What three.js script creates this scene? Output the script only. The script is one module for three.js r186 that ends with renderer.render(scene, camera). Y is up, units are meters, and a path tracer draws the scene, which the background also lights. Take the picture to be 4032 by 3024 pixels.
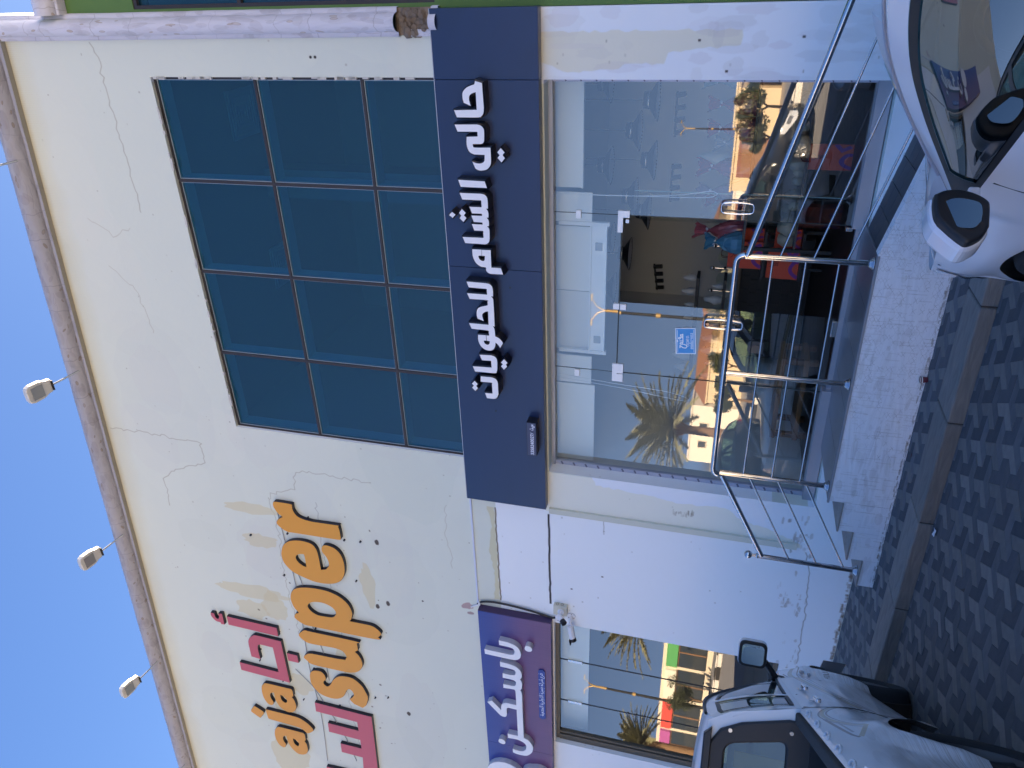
import * as THREE from 'three';
import { mergeGeometries } from 'three/addons/utils/BufferGeometryUtils.js';
import { RoundedBoxGeometry } from 'three/addons/geometries/RoundedBoxGeometry.js';
import { ImprovedNoise } from 'three/addons/math/ImprovedNoise.js';

// ------------------------------------------------------------------ camera, sky, sun, exposure
const scene = new THREE.Scene();
const camera = new THREE.PerspectiveCamera(53.07, 4 / 3, 0.05, 600);
camera.position.set(1.0111, 1.7732, 7.3902);          // a phone held on its side: the picture's left is up
camera.up.set(0.8731, 0.1024, -0.4767);
camera.lookAt(-1.421, 3.0327, 3.2068);

const renderer = new THREE.WebGLRenderer({ antialias: true });
renderer.setSize(1024, 768);
renderer.toneMapping = THREE.LinearToneMapping;
renderer.toneMappingExposure = 7.5;
renderer.shadowMap.enabled = true;

const SUN = new THREE.Vector3(0.3, 0.62, -0.73).normalize();      // low behind the building
{
  const w = 512, h = 256, a = new Float32Array(w * h * 4);
  const v = new THREE.Vector3();
  for (let j = 0; j < h; j++) for (let i = 0; i < w; i++) {
    const el = ((j + 0.5) / h - 0.5) * Math.PI, az = ((i + 0.5) / w - 0.5) * 2 * Math.PI;
    v.set(Math.cos(el) * Math.cos(az), Math.sin(el), Math.cos(el) * Math.sin(az));
    const t = Math.max(0, v.y);
    const glow = Math.exp(-Math.acos(Math.min(1, Math.max(-1, v.dot(SUN)))) / 0.436) / 7.5;      // brighter round the sun
    const k = 4 * (j * w + i);
    a[k] = (0.03 + 0.74 * Math.exp(-2.9 * t)) / 7.5 + 0.42 * glow; a[k + 1] = (0.10 + 1.06 * Math.exp(-2.4 * t)) / 7.5 + 0.48 * glow; a[k + 2] = (0.45 + 1.5 * Math.exp(-2.2 * t)) / 7.5 + 0.5 * glow;
    if (v.y < 0) { a[k] = 0.1; a[k + 1] = 0.09; a[k + 2] = 0.08; }
    a[k + 3] = 1;
  }
  const sky = new THREE.DataTexture(a, w, h, THREE.RGBAFormat, THREE.FloatType);
  sky.mapping = THREE.EquirectangularReflectionMapping;
  sky.magFilter = THREE.LinearFilter; sky.minFilter = THREE.LinearFilter; sky.needsUpdate = true;
  scene.background = sky; scene.environment = sky;
}
const sun = new THREE.DirectionalLight(0xffe6c4, 5);
sun.position.copy(SUN).multiplyScalar(80); sun.target.position.set(-6, 0, 10);
sun.castShadow = true; sun.shadow.mapSize.set(4096, 4096); sun.shadow.radius = 1;
Object.assign(sun.shadow.camera, { left: -60, right: 60, top: 60, bottom: -60, near: 1, far: 220 });
scene.add(sun, sun.target);

// ------------------------------------------------------------------ helpers
let seed = 20240517;
const rnd = () => { seed = (seed * 1664525 + 1013904223) >>> 0; return seed / 4294967296; };
const rr = (a, b) => a + (b - a) * rnd();
const noise = new ImprovedNoise();
const fbm = (x, y, o = 4) => { let s = 0, a = 0.5; for (let i = 0; i < o; i++) { s += a * noise.noise(x, y, 7.3 + i); x *= 2.03; y *= 2.03; a *= 0.5; } return s; };
const V = (x, y, z) => new THREE.Vector3(x, y, z);
const lin = (r, g, b) => new THREE.Color().setRGB(r, g, b);
const M = (c, rough = 0.7, metal = 0, o = {}) => new THREE.MeshPhysicalMaterial({ color: Array.isArray(c) ? lin(...c) : c, roughness: rough, metalness: metal, ...o });
const used = {};
const numbered = (n) => { const k = used[n] = (used[n] ?? -1) + 1; return k ? n + '_' + String(k).padStart(3, '0') : n; };
function merge(g) {
  if (!Array.isArray(g)) return g;
  if (g.length === 1) return g[0];
  const un = g.map((x) => { const y = x.index ? x.toNonIndexed() : x; for (const k of Object.keys(y.attributes)) if (!['position', 'normal', 'uv'].includes(k)) y.deleteAttribute(k); return y; });
  return mergeGeometries(un);
}
const APART = new Set('side_wall side_channel door_trim pillar side_glass headlight lamp_bowl tail_light door_handle door_pillar corner_trim wheel_well window_seal drip_rail roof_moulding bed_rim rear_light side_marker bolt rope_hook seat seam glass_edge hanging_wire bracket screw leg shop_room upper_room second_room sign_board upright leaf_edge moulding_stub cable arm_brace lamp_head arm collar front_bumper handle bow rear_wall wall_piece knockout frame_bar'.split(' '));
function obj(name, geo, mat, parent = scene) {
  if (Array.isArray(geo) && geo.length > 1 && APART.has(name)) { let m; for (const g of geo) m = obj(name, g, mat, parent); return m; }
  const m = new THREE.Mesh(merge(geo), mat);
  m.name = parent === scene ? numbered(name) : name; m.castShadow = m.receiveShadow = true;
  parent.add(m); return m;
}
function tag(o, label, category, group) { o.userData.label = label; o.userData.category = category; if (group) o.userData.group = group; return o; }
function thing(name, label, category, p = [0, 0, 0], turn = 0, group) {
  const o = new THREE.Group(); o.name = numbered(name); o.position.set(...p); o.rotation.y = turn; scene.add(o);
  return tag(o, label, category, group);
}
function struct(o) { o.userData.kind = 'structure'; return o; }
function copy(root, p, turn, label) {
  const r = root.clone(); r.name = numbered(root.name.replace(/_\d{3}$/, '')); r.position.set(...p); r.rotation.y = turn; scene.add(r);
  r.userData = { ...root.userData }; if (label) r.userData.label = label; return r;
}
const bx = (x0, x1, y0, y1, z0, z1) => { const g = new THREE.BoxGeometry(x1 - x0, y1 - y0, z1 - z0); g.translate((x0 + x1) / 2, (y0 + y1) / 2, (z0 + z1) / 2); return g; };
const rbx = (x0, x1, y0, y1, z0, z1, r = 0.01, s = 2) => { const g = new RoundedBoxGeometry(x1 - x0, y1 - y0, z1 - z0, s, r); g.translate((x0 + x1) / 2, (y0 + y1) / 2, (z0 + z1) / 2); return g; };
function rod(p, q, r, r2 = r, n = 14) {
  const a = V(...p), b = V(...q), g = new THREE.CylinderGeometry(r2, r, a.distanceTo(b), n);
  g.applyQuaternion(new THREE.Quaternion().setFromUnitVectors(V(0, 1, 0), b.clone().sub(a).normalize()));
  const c = a.add(b).multiplyScalar(0.5); g.translate(c.x, c.y, c.z); return g;
}
const tube = (pts, r, n = 40, k = 10, t = 0.5) => new THREE.TubeGeometry(new THREE.CatmullRomCurve3(pts.map((p) => V(...p)), false, 'catmullrom', t), n, r, k);
const ball = (p, r, a = 20, b = 14) => { const g = new THREE.SphereGeometry(r, a, b); g.translate(...p); return g; };
function patch(f, nu, nv, flip = false) {                 // f(u, v) -> [x, y, z] or [x, y, z, s, t]
  const p = [], uv = [], ix = [];
  for (let j = 0; j <= nv; j++) for (let i = 0; i <= nu; i++) { const q = f(i / nu, j / nv); p.push(q[0], q[1], q[2]); uv.push(q[3] ?? i / nu, q[4] ?? j / nv); }
  for (let j = 0; j < nv; j++) for (let i = 0; i < nu; i++) { const a = j * (nu + 1) + i, b = a + 1, c = a + nu + 1, d = c + 1; flip ? ix.push(a, c, b, b, c, d) : ix.push(a, b, c, b, d, c); }
  const g = new THREE.BufferGeometry(); g.setAttribute('position', new THREE.Float32BufferAttribute(p, 3)); g.setAttribute('uv', new THREE.Float32BufferAttribute(uv, 2)); g.setIndex(ix); g.computeVertexNormals(); return g;
}
const shapeOf = (pts) => new THREE.Shape(pts.map((p) => new THREE.Vector2(p[0], p[1])));
const ext = (shape, depth, bevel = 0, seg = 1, curve = 10) => new THREE.ExtrudeGeometry(shape, { depth, bevelEnabled: bevel > 0, bevelSize: bevel, bevelThickness: bevel, bevelSegments: seg, curveSegments: curve, steps: 1 });
const moved = (g, x, y, z) => { g.translate(x, y, z); return g; };
const rotd = (g, x, y, z) => { g.applyMatrix4(new THREE.Matrix4().makeRotationFromEuler(new THREE.Euler(x, y, z))); return g; };
const lathe = (pts, n = 28) => new THREE.LatheGeometry(pts.map((p) => new THREE.Vector2(p[0], p[1])), n);
function canvas(w, h, draw, srgb = true) {
  const c = document.createElement('canvas'); c.width = w; c.height = h; draw(c.getContext('2d'), w, h);
  const t = new THREE.CanvasTexture(c); if (srgb) t.colorSpace = THREE.SRGBColorSpace; t.wrapS = t.wrapT = THREE.RepeatWrapping; return t;
}
function dataTex(w, h, f, srgb = false, wrap = true) {    // f(x, y) in 0..1 -> [r, g, b] in 0..255
  const a = new Uint8Array(w * h * 4);
  for (let j = 0; j < h; j++) for (let i = 0; i < w; i++) { const q = f(i / w, j / h), k = 4 * (j * w + i); a[k] = q[0]; a[k + 1] = q[1]; a[k + 2] = q[2]; a[k + 3] = 255; }
  const t = new THREE.DataTexture(a, w, h); t.magFilter = THREE.LinearFilter; t.minFilter = THREE.LinearFilter; if (wrap) t.wrapS = t.wrapT = THREE.RepeatWrapping;
  if (srgb) t.colorSpace = THREE.SRGBColorSpace; t.needsUpdate = true; return t;
}
const rep = (t, x, y) => { const c = t.clone(); c.repeat.set(x, y); c.needsUpdate = true; return c; };
const ring = (x, p) => [Math.cos(2 * Math.PI * x) * p, Math.sin(2 * Math.PI * x) * p];
const tnoise = (x, y, s, o = 4) => { const [a, b] = ring(x, s / 6.283), [c, d] = ring(y, s / 6.283); let t = 0, k = 0.5, m = 1; for (let i = 0; i < o; i++) { t += k * noise.noise(a * m + c * m * 1.31 + i * 9, b * m + 3.1 + d * m * 0.77, c * m - d * m + a * m * 0.5); m *= 2; k *= 0.5; } return t; };
// smooth outline from a list such as '12,30 s15,40 | hole': points with s are rounded
function outline(str) {
  const loops = str.split('|').map((part) => {
    const P = part.trim().split(/\s+/).map((t) => { const s = t[0] === 's', [x, y] = t.replace('s', '').split(',').map(Number); return { s, x: x / 1000, y: y / 1000 }; });
    const n = P.length, out = [];
    for (let i = 0; i < n; i++) {
      const a = P[(i + n - 1) % n], b = P[i], c = P[(i + 1) % n], d = P[(i + 2) % n];
      out.push([b.x, b.y]);
      if (!b.s && !c.s) continue;
      const t0 = b.s ? [(c.x - a.x) / 2, (c.y - a.y) / 2] : [c.x - b.x, c.y - b.y], t1 = c.s ? [(d.x - b.x) / 2, (d.y - b.y) / 2] : [c.x - b.x, c.y - b.y];
      for (let k = 1; k < 5; k++) {
        const t = k / 5, t2 = t * t, t3 = t2 * t, h0 = 2 * t3 - 3 * t2 + 1, h1 = t3 - 2 * t2 + t, h2 = -2 * t3 + 3 * t2, h3 = t3 - t2;
        out.push([h0 * b.x + h1 * t0[0] + h2 * c.x + h3 * t1[0], h0 * b.y + h1 * t0[1] + h2 * c.y + h3 * t1[1]]);
      }
    }
    return out;
  });
  const s = shapeOf(loops[0]);
  for (const l of loops.slice(1)) s.holes.push(new THREE.Path(l.map((p) => new THREE.Vector2(p[0], p[1]))));
  return s;
}
const LETTERS = {
  shop: [
    '19,4161 1,4096 -217,4089 s-261,4096 s-289,4116 s-302,4153 -305,4360 -241,4384 -234,4159 -78,4160 s-91,4200 s-113,4225 s-148,4229 -200,4217 -173,4283 s-127,4292 s-79,4286 s-41,4250 s-22,4207 s-9,4171',
    '-371,4389 -366,4168 s-377,4127 s-408,4101 s-450,4099 -506,4102 s-532,4111 s-544,4136 -547,4219 s-568,4216 s-580,4197 -577,4043 -699,4043 s-740,4051 s-782,4087 s-796,4144 s-791,4181 -777,4205 -714,4232 s-728,4190 s-728,4147 s-710,4115 s-683,4106 -646,4105 -645,4210 s-624,4252 s-584,4274 s-538,4280 -482,4275 -476,4165 -433,4165 -435,4363',
    '-578,3941 -618,3905 -644,3926 -672,3904 -712,3938 -671,3977 -645,3955 -618,3977',
    '-894,4390 -900,4119 -964,4098 -962,4368',
    '-1023,4385 -1023,4163 s-1033,4126 s-1062,4102 s-1104,4098 -1169,4098 -1171,4119 s-1190,4103 s-1221,4096 -1259,4098 -1261,4119 s-1281,4102 s-1309,4096 -1346,4098 -1349,4118 s-1369,4100 s-1397,4094 -1480,4097 s-1513,4106 s-1533,4127 -1539,4150 -1538,4360 -1475,4384 -1473,4161 -1399,4160 -1400,4254 -1335,4277 -1334,4163 -1313,4164 -1311,4254 -1247,4277 -1245,4163 -1223,4165 -1224,4268 -1159,4291 -1158,4163 -1089,4164 -1088,4361',
    '-1219,4480 -1247,4445 -1280,4478 -1252,4513',
    '-1186,4372 -1223,4334 -1249,4356 -1275,4331 -1317,4364 -1280,4403 -1252,4383 -1226,4405',
    '-1599,4288 -1599,4191 -1663,4192 -1665,4227 s-1686,4225 s-1708,4212 s-1720,4183 s-1705,4162 -1663,4157 -1664,4188 -1600,4187 -1599,4092 -1786,4094 -1785,3992 -1852,3972 -1854,4105 s-1842,4134 s-1819,4151 s-1788,4155 s-1781,4206 s-1745,4257 s-1687,4284 s-1634,4290',
    '-1959,4374 -1962,4164 s-1968,4127 s-1994,4099 s-2037,4090 -2104,4091 -2105,4114 s-2126,4097 s-2175,4090 -2451,4090 -2451,4113 s-2469,4098 s-2506,4091 -2570,4089 s-2584,4053 s-2608,4027 -2641,4005 -2703,4039 s-2672,4057 -2640,4089 s-2682,4094 s-2726,4116 s-2745,4156 s-2739,4211 s-2699,4260 s-2636,4284 -2567,4284 -2565,4194 -2630,4193 -2632,4223 s-2664,4213 s-2679,4186 s-2665,4160 -2632,4154 -2630,4187 -2566,4189 -2566,4156 -2530,4159 s-2509,4160 -2505,4174 -2501,4352 -2437,4377 -2438,4157 -2281,4154 s-2289,4187 s-2316,4219 s-2350,4221 -2398,4211 -2374,4277 s-2327,4285 s-2269,4274 s-2238,4239 s-2214,4164 s-2203,4155 -2169,4154 s-2153,4161 -2153,4352 -2090,4377 -2090,4155 -2025,4156 -2022,4354',
    '-2810,4280 -2804,4152 s-2818,4105 s-2859,4082 -2964,4083 s-3000,4093 s-3022,4122 -3026,4345 -2964,4367 -2956,4148 -2872,4150 -2875,4255',
    '-2836,4001 -2877,3964 -2901,3983 -2925,3970 -2966,4008 -2926,4039 -2900,4018 -2880,4037',
    '-3082,4282 -3079,4158 s-3096,4110 s-3138,4087 s-3206,4086 -3287,4085 s-3331,4104 s-3353,4138 -3355,4222 -3291,4243 -3288,4154 -3159,4154 s-3147,4161 -3149,4286',
    '-3147,4359 -3186,4324 -3213,4343 -3238,4324 -3276,4358 -3237,4393 -3212,4370 -3187,4392'],
  super: [
    '-5552,7491 s-5562,7534 s-5601,7555 s-5665,7551 s-5753,7506 -5811,7439 s-5861,7515 s-5926,7562 s-5976,7552 s-6040,7483 -6074,7417 -6064,6627 s-6055,6582 s-6022,6570 s-5910,6568 s-5822,6580 s-5804,6594 -5812,6981 s-5793,7119 s-5749,7209 s-5657,7253 s-5587,7253 s-5555,7269',
    's-6493,7600 s-6364,7548 s-6271,7456 s-6221,7336 s-6207,7196 s-6231,7074 s-6298,7014 s-6410,6993 -6707,6994 s-6672,6906 s-6595,6849 s-6507,6842 s-6426,6865 s-6351,6910 s-6288,6913 s-6223,6875 s-6211,6802 s-6245,6700 s-6334,6626 s-6466,6597 s-6595,6600 s-6720,6628 s-6845,6697 s-6926,6811 s-6964,6955 s-6966,7141 s-6916,7319 s-6841,7484 s-6709,7589 s-6582,7611 | s-6520,7366 s-6473,7320 s-6456,7252 s-6480,7224 -6700,7228 s-6688,7286 s-6627,7358 s-6566,7379',
    's-7347,7616 s-7246,7565 s-7172,7470 s-7129,7327 s-7109,7128 s-7124,6937 s-7195,6768 s-7316,6654 s-7470,6612 s-7599,6643 -7662,6683 -7665,6345 s-7695,6265 s-7796,6182 s-7881,6241 s-7941,6321 -7939,7476 s-7891,7569 s-7828,7634 s-7790,7637 s-7735,7603 -7696,7539 s-7589,7607 s-7457,7631 | s-7515,7360 s-7434,7308 s-7389,7214 s-7379,7077 s-7424,6950 s-7508,6890 s-7587,6903 s-7650,6963 s-7668,7077 s-7666,7225 s-7598,7326',
    's-8106,7571 s-8187,7636 s-8254,7612 s-8338,7485 -8330,7163 s-8330,7010 s-8366,6902 s-8460,6856 s-8523,6876 s-8562,6946 -8576,7476 s-8602,7559 s-8691,7641 s-8756,7601 s-8828,7495 -8837,7014 s-8830,6859 s-8770,6710 s-8640,6615 s-8520,6598 s-8398,6631 -8318,6694 -8269,6631 s-8124,6628 s-8081,6647 -8070,7449 s-8067,7513',
    's-9109,7609 s-9020,7569 s-8969,7494 s-8963,7387 s-9030,7333 s-9123,7326 s-9190,7376 s-9261,7379 s-9292,7324 s-9235,7262 s-9100,7187 s-8991,7078 s-8952,6955 s-8966,6815 s-9084,6691 s-9255,6625 s-9338,6612 s-9422,6628 s-9543,6668 s-9619,6729 s-9625,6760 -9583,6884 s-9494,6949 s-9439,6902 s-9359,6860 s-9283,6870 s-9234,6921 s-9288,6979 s-9413,7038 s-9492,7100 s-9551,7202 s-9563,7335 s-9520,7481 s-9402,7583 s-9265,7620',
    '-8114,8921 -8146,8025 -8329,8032 -8297,8932',
    '-8106,9220 -8102,9155 s-8180,9151 s-8214,9126 s-8200,9093 -8149,9072 -8088,9071 -8076,9003 -8315,9015 -8319,9077 -8284,9077 s-8269,9159 s-8206,9211 s-8152,9227',
    '-8440,8010 -9410,8037 -9358,8945 -9175,8935 -9210,8204 -8625,8192 -8614,8408 s-8633,8460 s-8694,8486 s-8793,8496 -8974,8497 -8957,8659 -8678,8649 s-8590,8634 s-8506,8586 s-8440,8513 s-8421,8442',
    '-8691,7950 -8697,7765 -8863,7769 -8861,7955',
    's-9747,8641 s-9662,8617 s-9594,8562 s-9568,8497 -9572,8054 s-9604,8030 -9741,8037 -9774,8073 s-9852,8039 s-9995,8032 s-10114,8075 s-10183,8153 s-10195,8246 s-10132,8344 s-10016,8401 s-9888,8415 -9769,8410 s-9775,8451 s-9835,8499 s-9928,8503 s-10025,8473 s-10093,8498 s-10117,8533 s-10101,8591 s-9996,8639 s-9868,8652 | -9783,8291 s-9812,8229 s-9884,8184 s-9948,8202 s-9967,8241 s-9928,8288 s-9853,8299',
    's-10292,8662 s-10278,8639 -10283,8193 s-10299,8045 s-10363,7927 s-10451,7843 s-10533,7801 s-10583,7827 s-10663,7922 s-10648,7960 s-10573,8047 s-10549,8164 -10524,8640 s-10494,8675 s-10331,8679',
    's-10284,8918 s-10269,8884 -10353,8747 s-10400,8745 s-10529,8827 s-10540,8861 -10432,8998 s-10387,8988',
    's-10867,8622 s-10772,8588 s-10702,8532 s-10683,8466 -10691,8028 s-10732,8006 -10875,8011 -10911,8044 s-11003,8015 s-11163,8023 s-11267,8073 s-11321,8156 s-11322,8250 s-11228,8336 s-11101,8384 s-10948,8396 s-10895,8401 s-10905,8439 s-10962,8482 s-11062,8481 s-11139,8455 s-11213,8480 s-11245,8518 s-11213,8585 s-11112,8627 s-10986,8638 | -10914,8275 s-10937,8218 s-11014,8171 s-11084,8189 s-11103,8224 s-11048,8270',
    '-9781,7640 -9819,6612 -11469,6691 -11755,7721 -11509,7710 -11480,6975 -10972,6930 -10960,7326 -10728,7314 -10732,6919 -10498,6910 -10474,7491 -10251,7475 -10265,6905 -10036,6900 -10003,7656'],
  ice: [
    '-7283,4275 -7289,4149 s-7314,4058 s-7375,3991 s-7463,3964 s-7552,3977 s-7603,4029 s-7616,4115 -7605,4493 -7516,4496 -7527,4120 s-7508,4072 s-7455,4053 s-7401,4068 s-7379,4122 -7371,4273',
    's-7342,3905 s-7296,3889 s-7285,3850 s-7311,3809 s-7355,3800 s-7386,3826 s-7390,3868 s-7371,3898',
    '-7710,4276 -7718,4150 s-7741,4057 s-7803,3988 s-7884,3963 s-7952,3969 -7987,3994 s-8041,3968 s-8129,3965 s-8189,3976 -8218,3997 s-8301,3971 s-8645,3973 -9269,3970 s-9303,3901 s-9390,3848 s-9480,3832 s-9584,3859 s-9670,3932 s-9688,4018 s-9684,4096 -9667,4154 -9589,4154 s-9600,4086 s-9597,4015 s-9550,3957 s-9472,3935 s-9404,3953 s-9360,4008 s-9339,4085 -9348,4220 -9254,4222 -9252,4061 -8659,4062 -8655,4179 s-8663,4203 s-8712,4218 s-8823,4220 s-8863,4233 s-8880,4264 s-8871,4306 s-8833,4346 -8629,4511 -8575,4439 -8748,4301 s-8668,4299 s-8609,4284 s-8572,4245 s-8558,4190 -8563,4063 -8303,4065 s-8241,4074 s-8230,4113 -8241,4247 -8162,4248 -8164,4119 s-8149,4071 s-8099,4053 s-8052,4063 s-8033,4114 -8027,4248 -7937,4246 -7942,4127 s-7926,4071 s-7876,4052 s-7826,4068 s-7814,4122 -7803,4276',
    's-9463,4375 s-9428,4359 s-9415,4319 s-9441,4277 s-9485,4267 s-9518,4291 s-9519,4334 s-9499,4369'],
};
// ------------------------------------------------------------------ materials
const grain = dataTex(256, 256, (x, y) => { const n = 128 + 110 * tnoise(x, y, 9, 5); return [n, n, n]; });
const fine = dataTex(256, 256, (x, y) => { const n = 128 + 90 * tnoise(x, y, 34, 3) + rr(-30, 30); return [n, n, n]; });
const WX = 16, WY = 11.2, PX = 128;                                  // the wall's own print: metres and pixels a metre
const cx = (x) => (x + 15) * PX, cy = (y) => (WY - y) * PX;
const parapetY = (x) => 9.68 + (0.38 - x) * 0.0838;
const wallTex = canvas(WX * PX, Math.round(WY * PX), (g, w, h) => {
  g.fillStyle = 'rgb(214,221,210)'; g.fillRect(0, 0, w, h);
  const blob = (x, y, rx, ry, col, n = 26, rough = 0.35) => {           // a patch with a ragged edge, metres
    g.fillStyle = col; g.beginPath();
    for (let i = 0; i < n; i++) { const a = i / n * 2 * Math.PI, k = 1 + rough * fbm(Math.cos(a) * 2 + x * 3, Math.sin(a) * 2 + y * 3); g[i ? 'lineTo' : 'moveTo'](cx(x + rx * k * Math.cos(a)), cy(y + ry * k * Math.sin(a))); }
    g.fill();
  };
  const poly = (pts, col, jag = 0) => {
    g.fillStyle = col; g.beginPath(); let first = true;
    pts.forEach((p, i) => {
      const q = pts[(i + 1) % pts.length], n = jag ? Math.max(1, Math.round(Math.hypot(q[0] - p[0], q[1] - p[1]) / 0.05)) : 1;
      for (let k = 0; k < n; k++) { const t = k / n, j = k ? jag : 0; const x = p[0] + (q[0] - p[0]) * t + rr(-j, j), y = p[1] + (q[1] - p[1]) * t + rr(-j, j); g[first ? 'moveTo' : 'lineTo'](cx(x), cy(y)); first = false; }
    });
    g.fill();
  };
  const crack = (pts, col, wd = 1.2, jag = 0.025) => {
    g.strokeStyle = col; g.lineWidth = wd; g.beginPath(); g.moveTo(cx(pts[0][0]), cy(pts[0][1]));
    for (let i = 1; i < pts.length; i++) { const a = pts[i - 1], b = pts[i], n = Math.max(2, Math.round(Math.hypot(b[0] - a[0], b[1] - a[1]) / 0.06)); for (let k = 1; k <= n; k++) g.lineTo(cx(a[0] + (b[0] - a[0]) * k / n + rr(-jag, jag)), cy(a[1] + (b[1] - a[1]) * k / n + rr(-jag, jag))); }
    g.stroke();
  };
  // lower part: repainted white, with old cream left on the piers
  poly([[-15, 4.28], [-6.7, 4.28], [-5.1, 4.28], [-4.99, 4.28], [-4.99, 0], [-15, 0]], 'rgb(237,243,247)');
  poly([[-5.12, 4.30], [-6.72, 4.29], [-6.72, 4.37], [-6.2, 4.34], [-5.9, 4.40], [-5.4, 4.35], [-5.12, 4.40]], 'rgb(208,206,176)', 0.012);
  poly([[-5.06, 0.7], [0, 0.7], [0, 0], [-5.06, 0]], 'rgb(237,243,247)');
  poly([[-4.46, 3.62], [-5.05, 3.62], [-5.05, 0.62], [-4.46, 0.62]], 'rgb(232,234,222)');
  poly([[-4.40, 3.1], [-4.56, 3.0], [-4.60, 2.4], [-4.66, 2.05], [-4.63, 1.5], [-4.78, 1.25], [-4.86, 0.95], [-5.0, 0.6], [-4.4, 0.6]], 'rgb(234,240,246)', 0.015);
  for (let i = 0; i < 26; i++) { g.fillStyle = `rgba(120,112,92,${rr(0.15, 0.45)})`; g.fillRect(cx(rr(-4.83, -4.77) - 0.02), cy(rr(1.84, 2.08)), rr(3, 11), 1.5); }
  poly([[-0.04, 3.62], [0.62, 3.62], [0.62, 0], [-0.04, 0]], 'rgb(235,241,247)');
  poly([[0.40, 3.6], [0.40, 1.84], [0.28, 1.84], [0.24, 2.3], [0.22, 2.45], [0.13, 2.48], [0.13, 2.83], [0.09, 2.88], [0.06, 3.35], [0.15, 3.6]], 'rgb(230,229,214)', 0.012);
  // rust and dirt under the parapet, dark run-offs, soft cloudy wear
  for (let x = -15; x < 0.4; x += 0.02) {
    const d = 0.34 + 0.22 * fbm(x * 1.4, 2.2), y = parapetY(x), gr = g.createLinearGradient(0, cy(y + 0.02), 0, cy(y - d));
    gr.addColorStop(0, 'rgba(164,150,118,0.42)'); gr.addColorStop(0.3, 'rgba(192,182,150,0.2)'); gr.addColorStop(1, 'rgba(200,190,150,0)');
    g.fillStyle = gr; g.fillRect(cx(x), cy(y + 0.03), 0.021 * PX + 1, (d + 0.05) * PX);
  }
  for (let i = 0; i < 70; i++) { const x = rr(-15, 0.3), y = rr(4.6, 9.6); blob(x, y, rr(0.3, 1.3), rr(0.2, 0.8), `rgba(${rnd() < 0.5 ? '188,190,184' : '232,232,216'},${rr(0.03, 0.09)})`); }
  for (let i = 0; i < 420; i++) { const x = rr(-15, 0.35), y = rr(0.1, 9.8); g.fillStyle = `rgba(90,84,70,${rr(0.08, 0.4)})`; g.fillRect(cx(x), cy(y), rr(1, 3.4), rr(1, 2.6)); }
  // cracks seen in the plaster
  const ck = 'rgba(134,128,112,0.5)';
  crack([[0.36, 8.56], [0.22, 8.5], [0.01, 8.51], [-0.27, 8.52], [-0.58, 8.5], [-0.98, 8.5], [-1.5, 8.49]], ck, 1.3);
  crack([[-4.72, 10.05], [-4.71, 9.46], [-4.74, 8.99], [-4.76, 8.55], [-5.1, 8.59], [-5.33, 9.16], [-5.51, 9.38], [-5.99, 9.41]], ck, 1.3);
  crack([[-5.02, 6.0], [-5.0, 6.61], [-5.01, 7.14], [-5.32, 7.2], [-5.47, 7.58], [-5.65, 7.65], [-6.2, 7.62], [-7.2, 7.7], [-8.4, 7.66]], ck, 1.1);
  crack([[-5.5, 6.9], [-6.6, 6.95], [-7.9, 6.9], [-9.3, 7.02], [-11, 6.98]], 'rgba(110,110,108,0.5)', 1);
  crack([[-5.2, 4.95], [-5.6, 5.0], [-6.3, 4.94]], 'rgba(140,130,110,0.35)', 1);
  crack([[-2.2, 9.2], [-2.5, 8.9], [-3.1, 8.8]], 'rgba(140,130,110,0.4)', 1);
  crack([[-1.6, 9.3], [-1.8, 9.0], [-1.7, 8.7]], 'rgba(140,130,110,0.35)', 1);
  // old fixings and runs round the orange letters
  for (const [x, y, rx, ry] of [[-5.8, 8.0, 0.10, 0.45], [-6.4, 7.96, 0.12, 0.3], [-7.5, 8.35, 0.14, 0.6], [-7.75, 8.0, 0.3, 0.22], [-7.9, 8.45, 0.2, 0.3], [-9.47, 7.9, 0.25, 0.25], [-8.6, 6.9, 0.5, 0.16], [-11.6, 8.5, 0.5, 0.4], [-10.4, 8.3, 0.4, 0.2], [-6.9, 6.3, 0.4, 0.12]]) blob(x, y, rx, ry, 'rgba(206,196,160,0.55)', 30, 0.7);
  for (let i = 0; i < 28; i++) { const x = rr(-11, -5.6), y = rr(6.1, 8.7); g.fillStyle = `rgba(66,58,48,${rr(0.4, 0.85)})`; g.beginPath(); g.ellipse(cx(x), cy(y), rr(1, 3), rr(1, 2.4), rnd() * 3, 0, 7); g.fill(); }
  for (const [x, y] of [[-6.05, 6.05], [-7.2, 6.02], [-7.3, 6.2], [-9.6, 5.95]]) blob(x, y, 0.05, 0.03, 'rgba(70,64,58,0.9)', 12, 0.6);
  g.fillStyle = 'rgba(28,26,24,0.95)'; for (const [x, y] of [[0.2, 5.95], [0.2, 5.90]]) { g.beginPath(); g.ellipse(cx(x), cy(y), 1.7, 1.8, 0, 0, 7); g.fill(); }
  g.beginPath(); g.ellipse(cx(-7.02), cy(5.46), 1.8, 1.8, 0, 0, 7); g.fill();
  blob(-6.95, 4.78, 0.06, 0.09, 'rgba(168,140,140,0.8)', 18, 0.8); blob(-7.08, 4.74, 0.03, 0.05, 'rgba(150,130,128,0.8)', 12, 0.6);
  // open joint below the white band, dirt on the plinth
  crack([[-5.1, 3.585], [-6.62, 3.578]], 'rgba(34,32,32,0.95)', 3, 0.004); crack([[-5.12, 4.285], [-6.72, 4.28]], 'rgba(84,66,48,0.8)', 2, 0.008);
  crack([[-5.0, 2.9], [-5.3, 2.88]], 'rgba(130,130,130,0.7)', 1, 0.006);
  crack([[-5.1, 0.55], [-5.4, 0.47], [-6.0, 0.42], [-6.9, 0.40]], 'rgba(110,98,88,0.6)', 1.2, 0.014);
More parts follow.
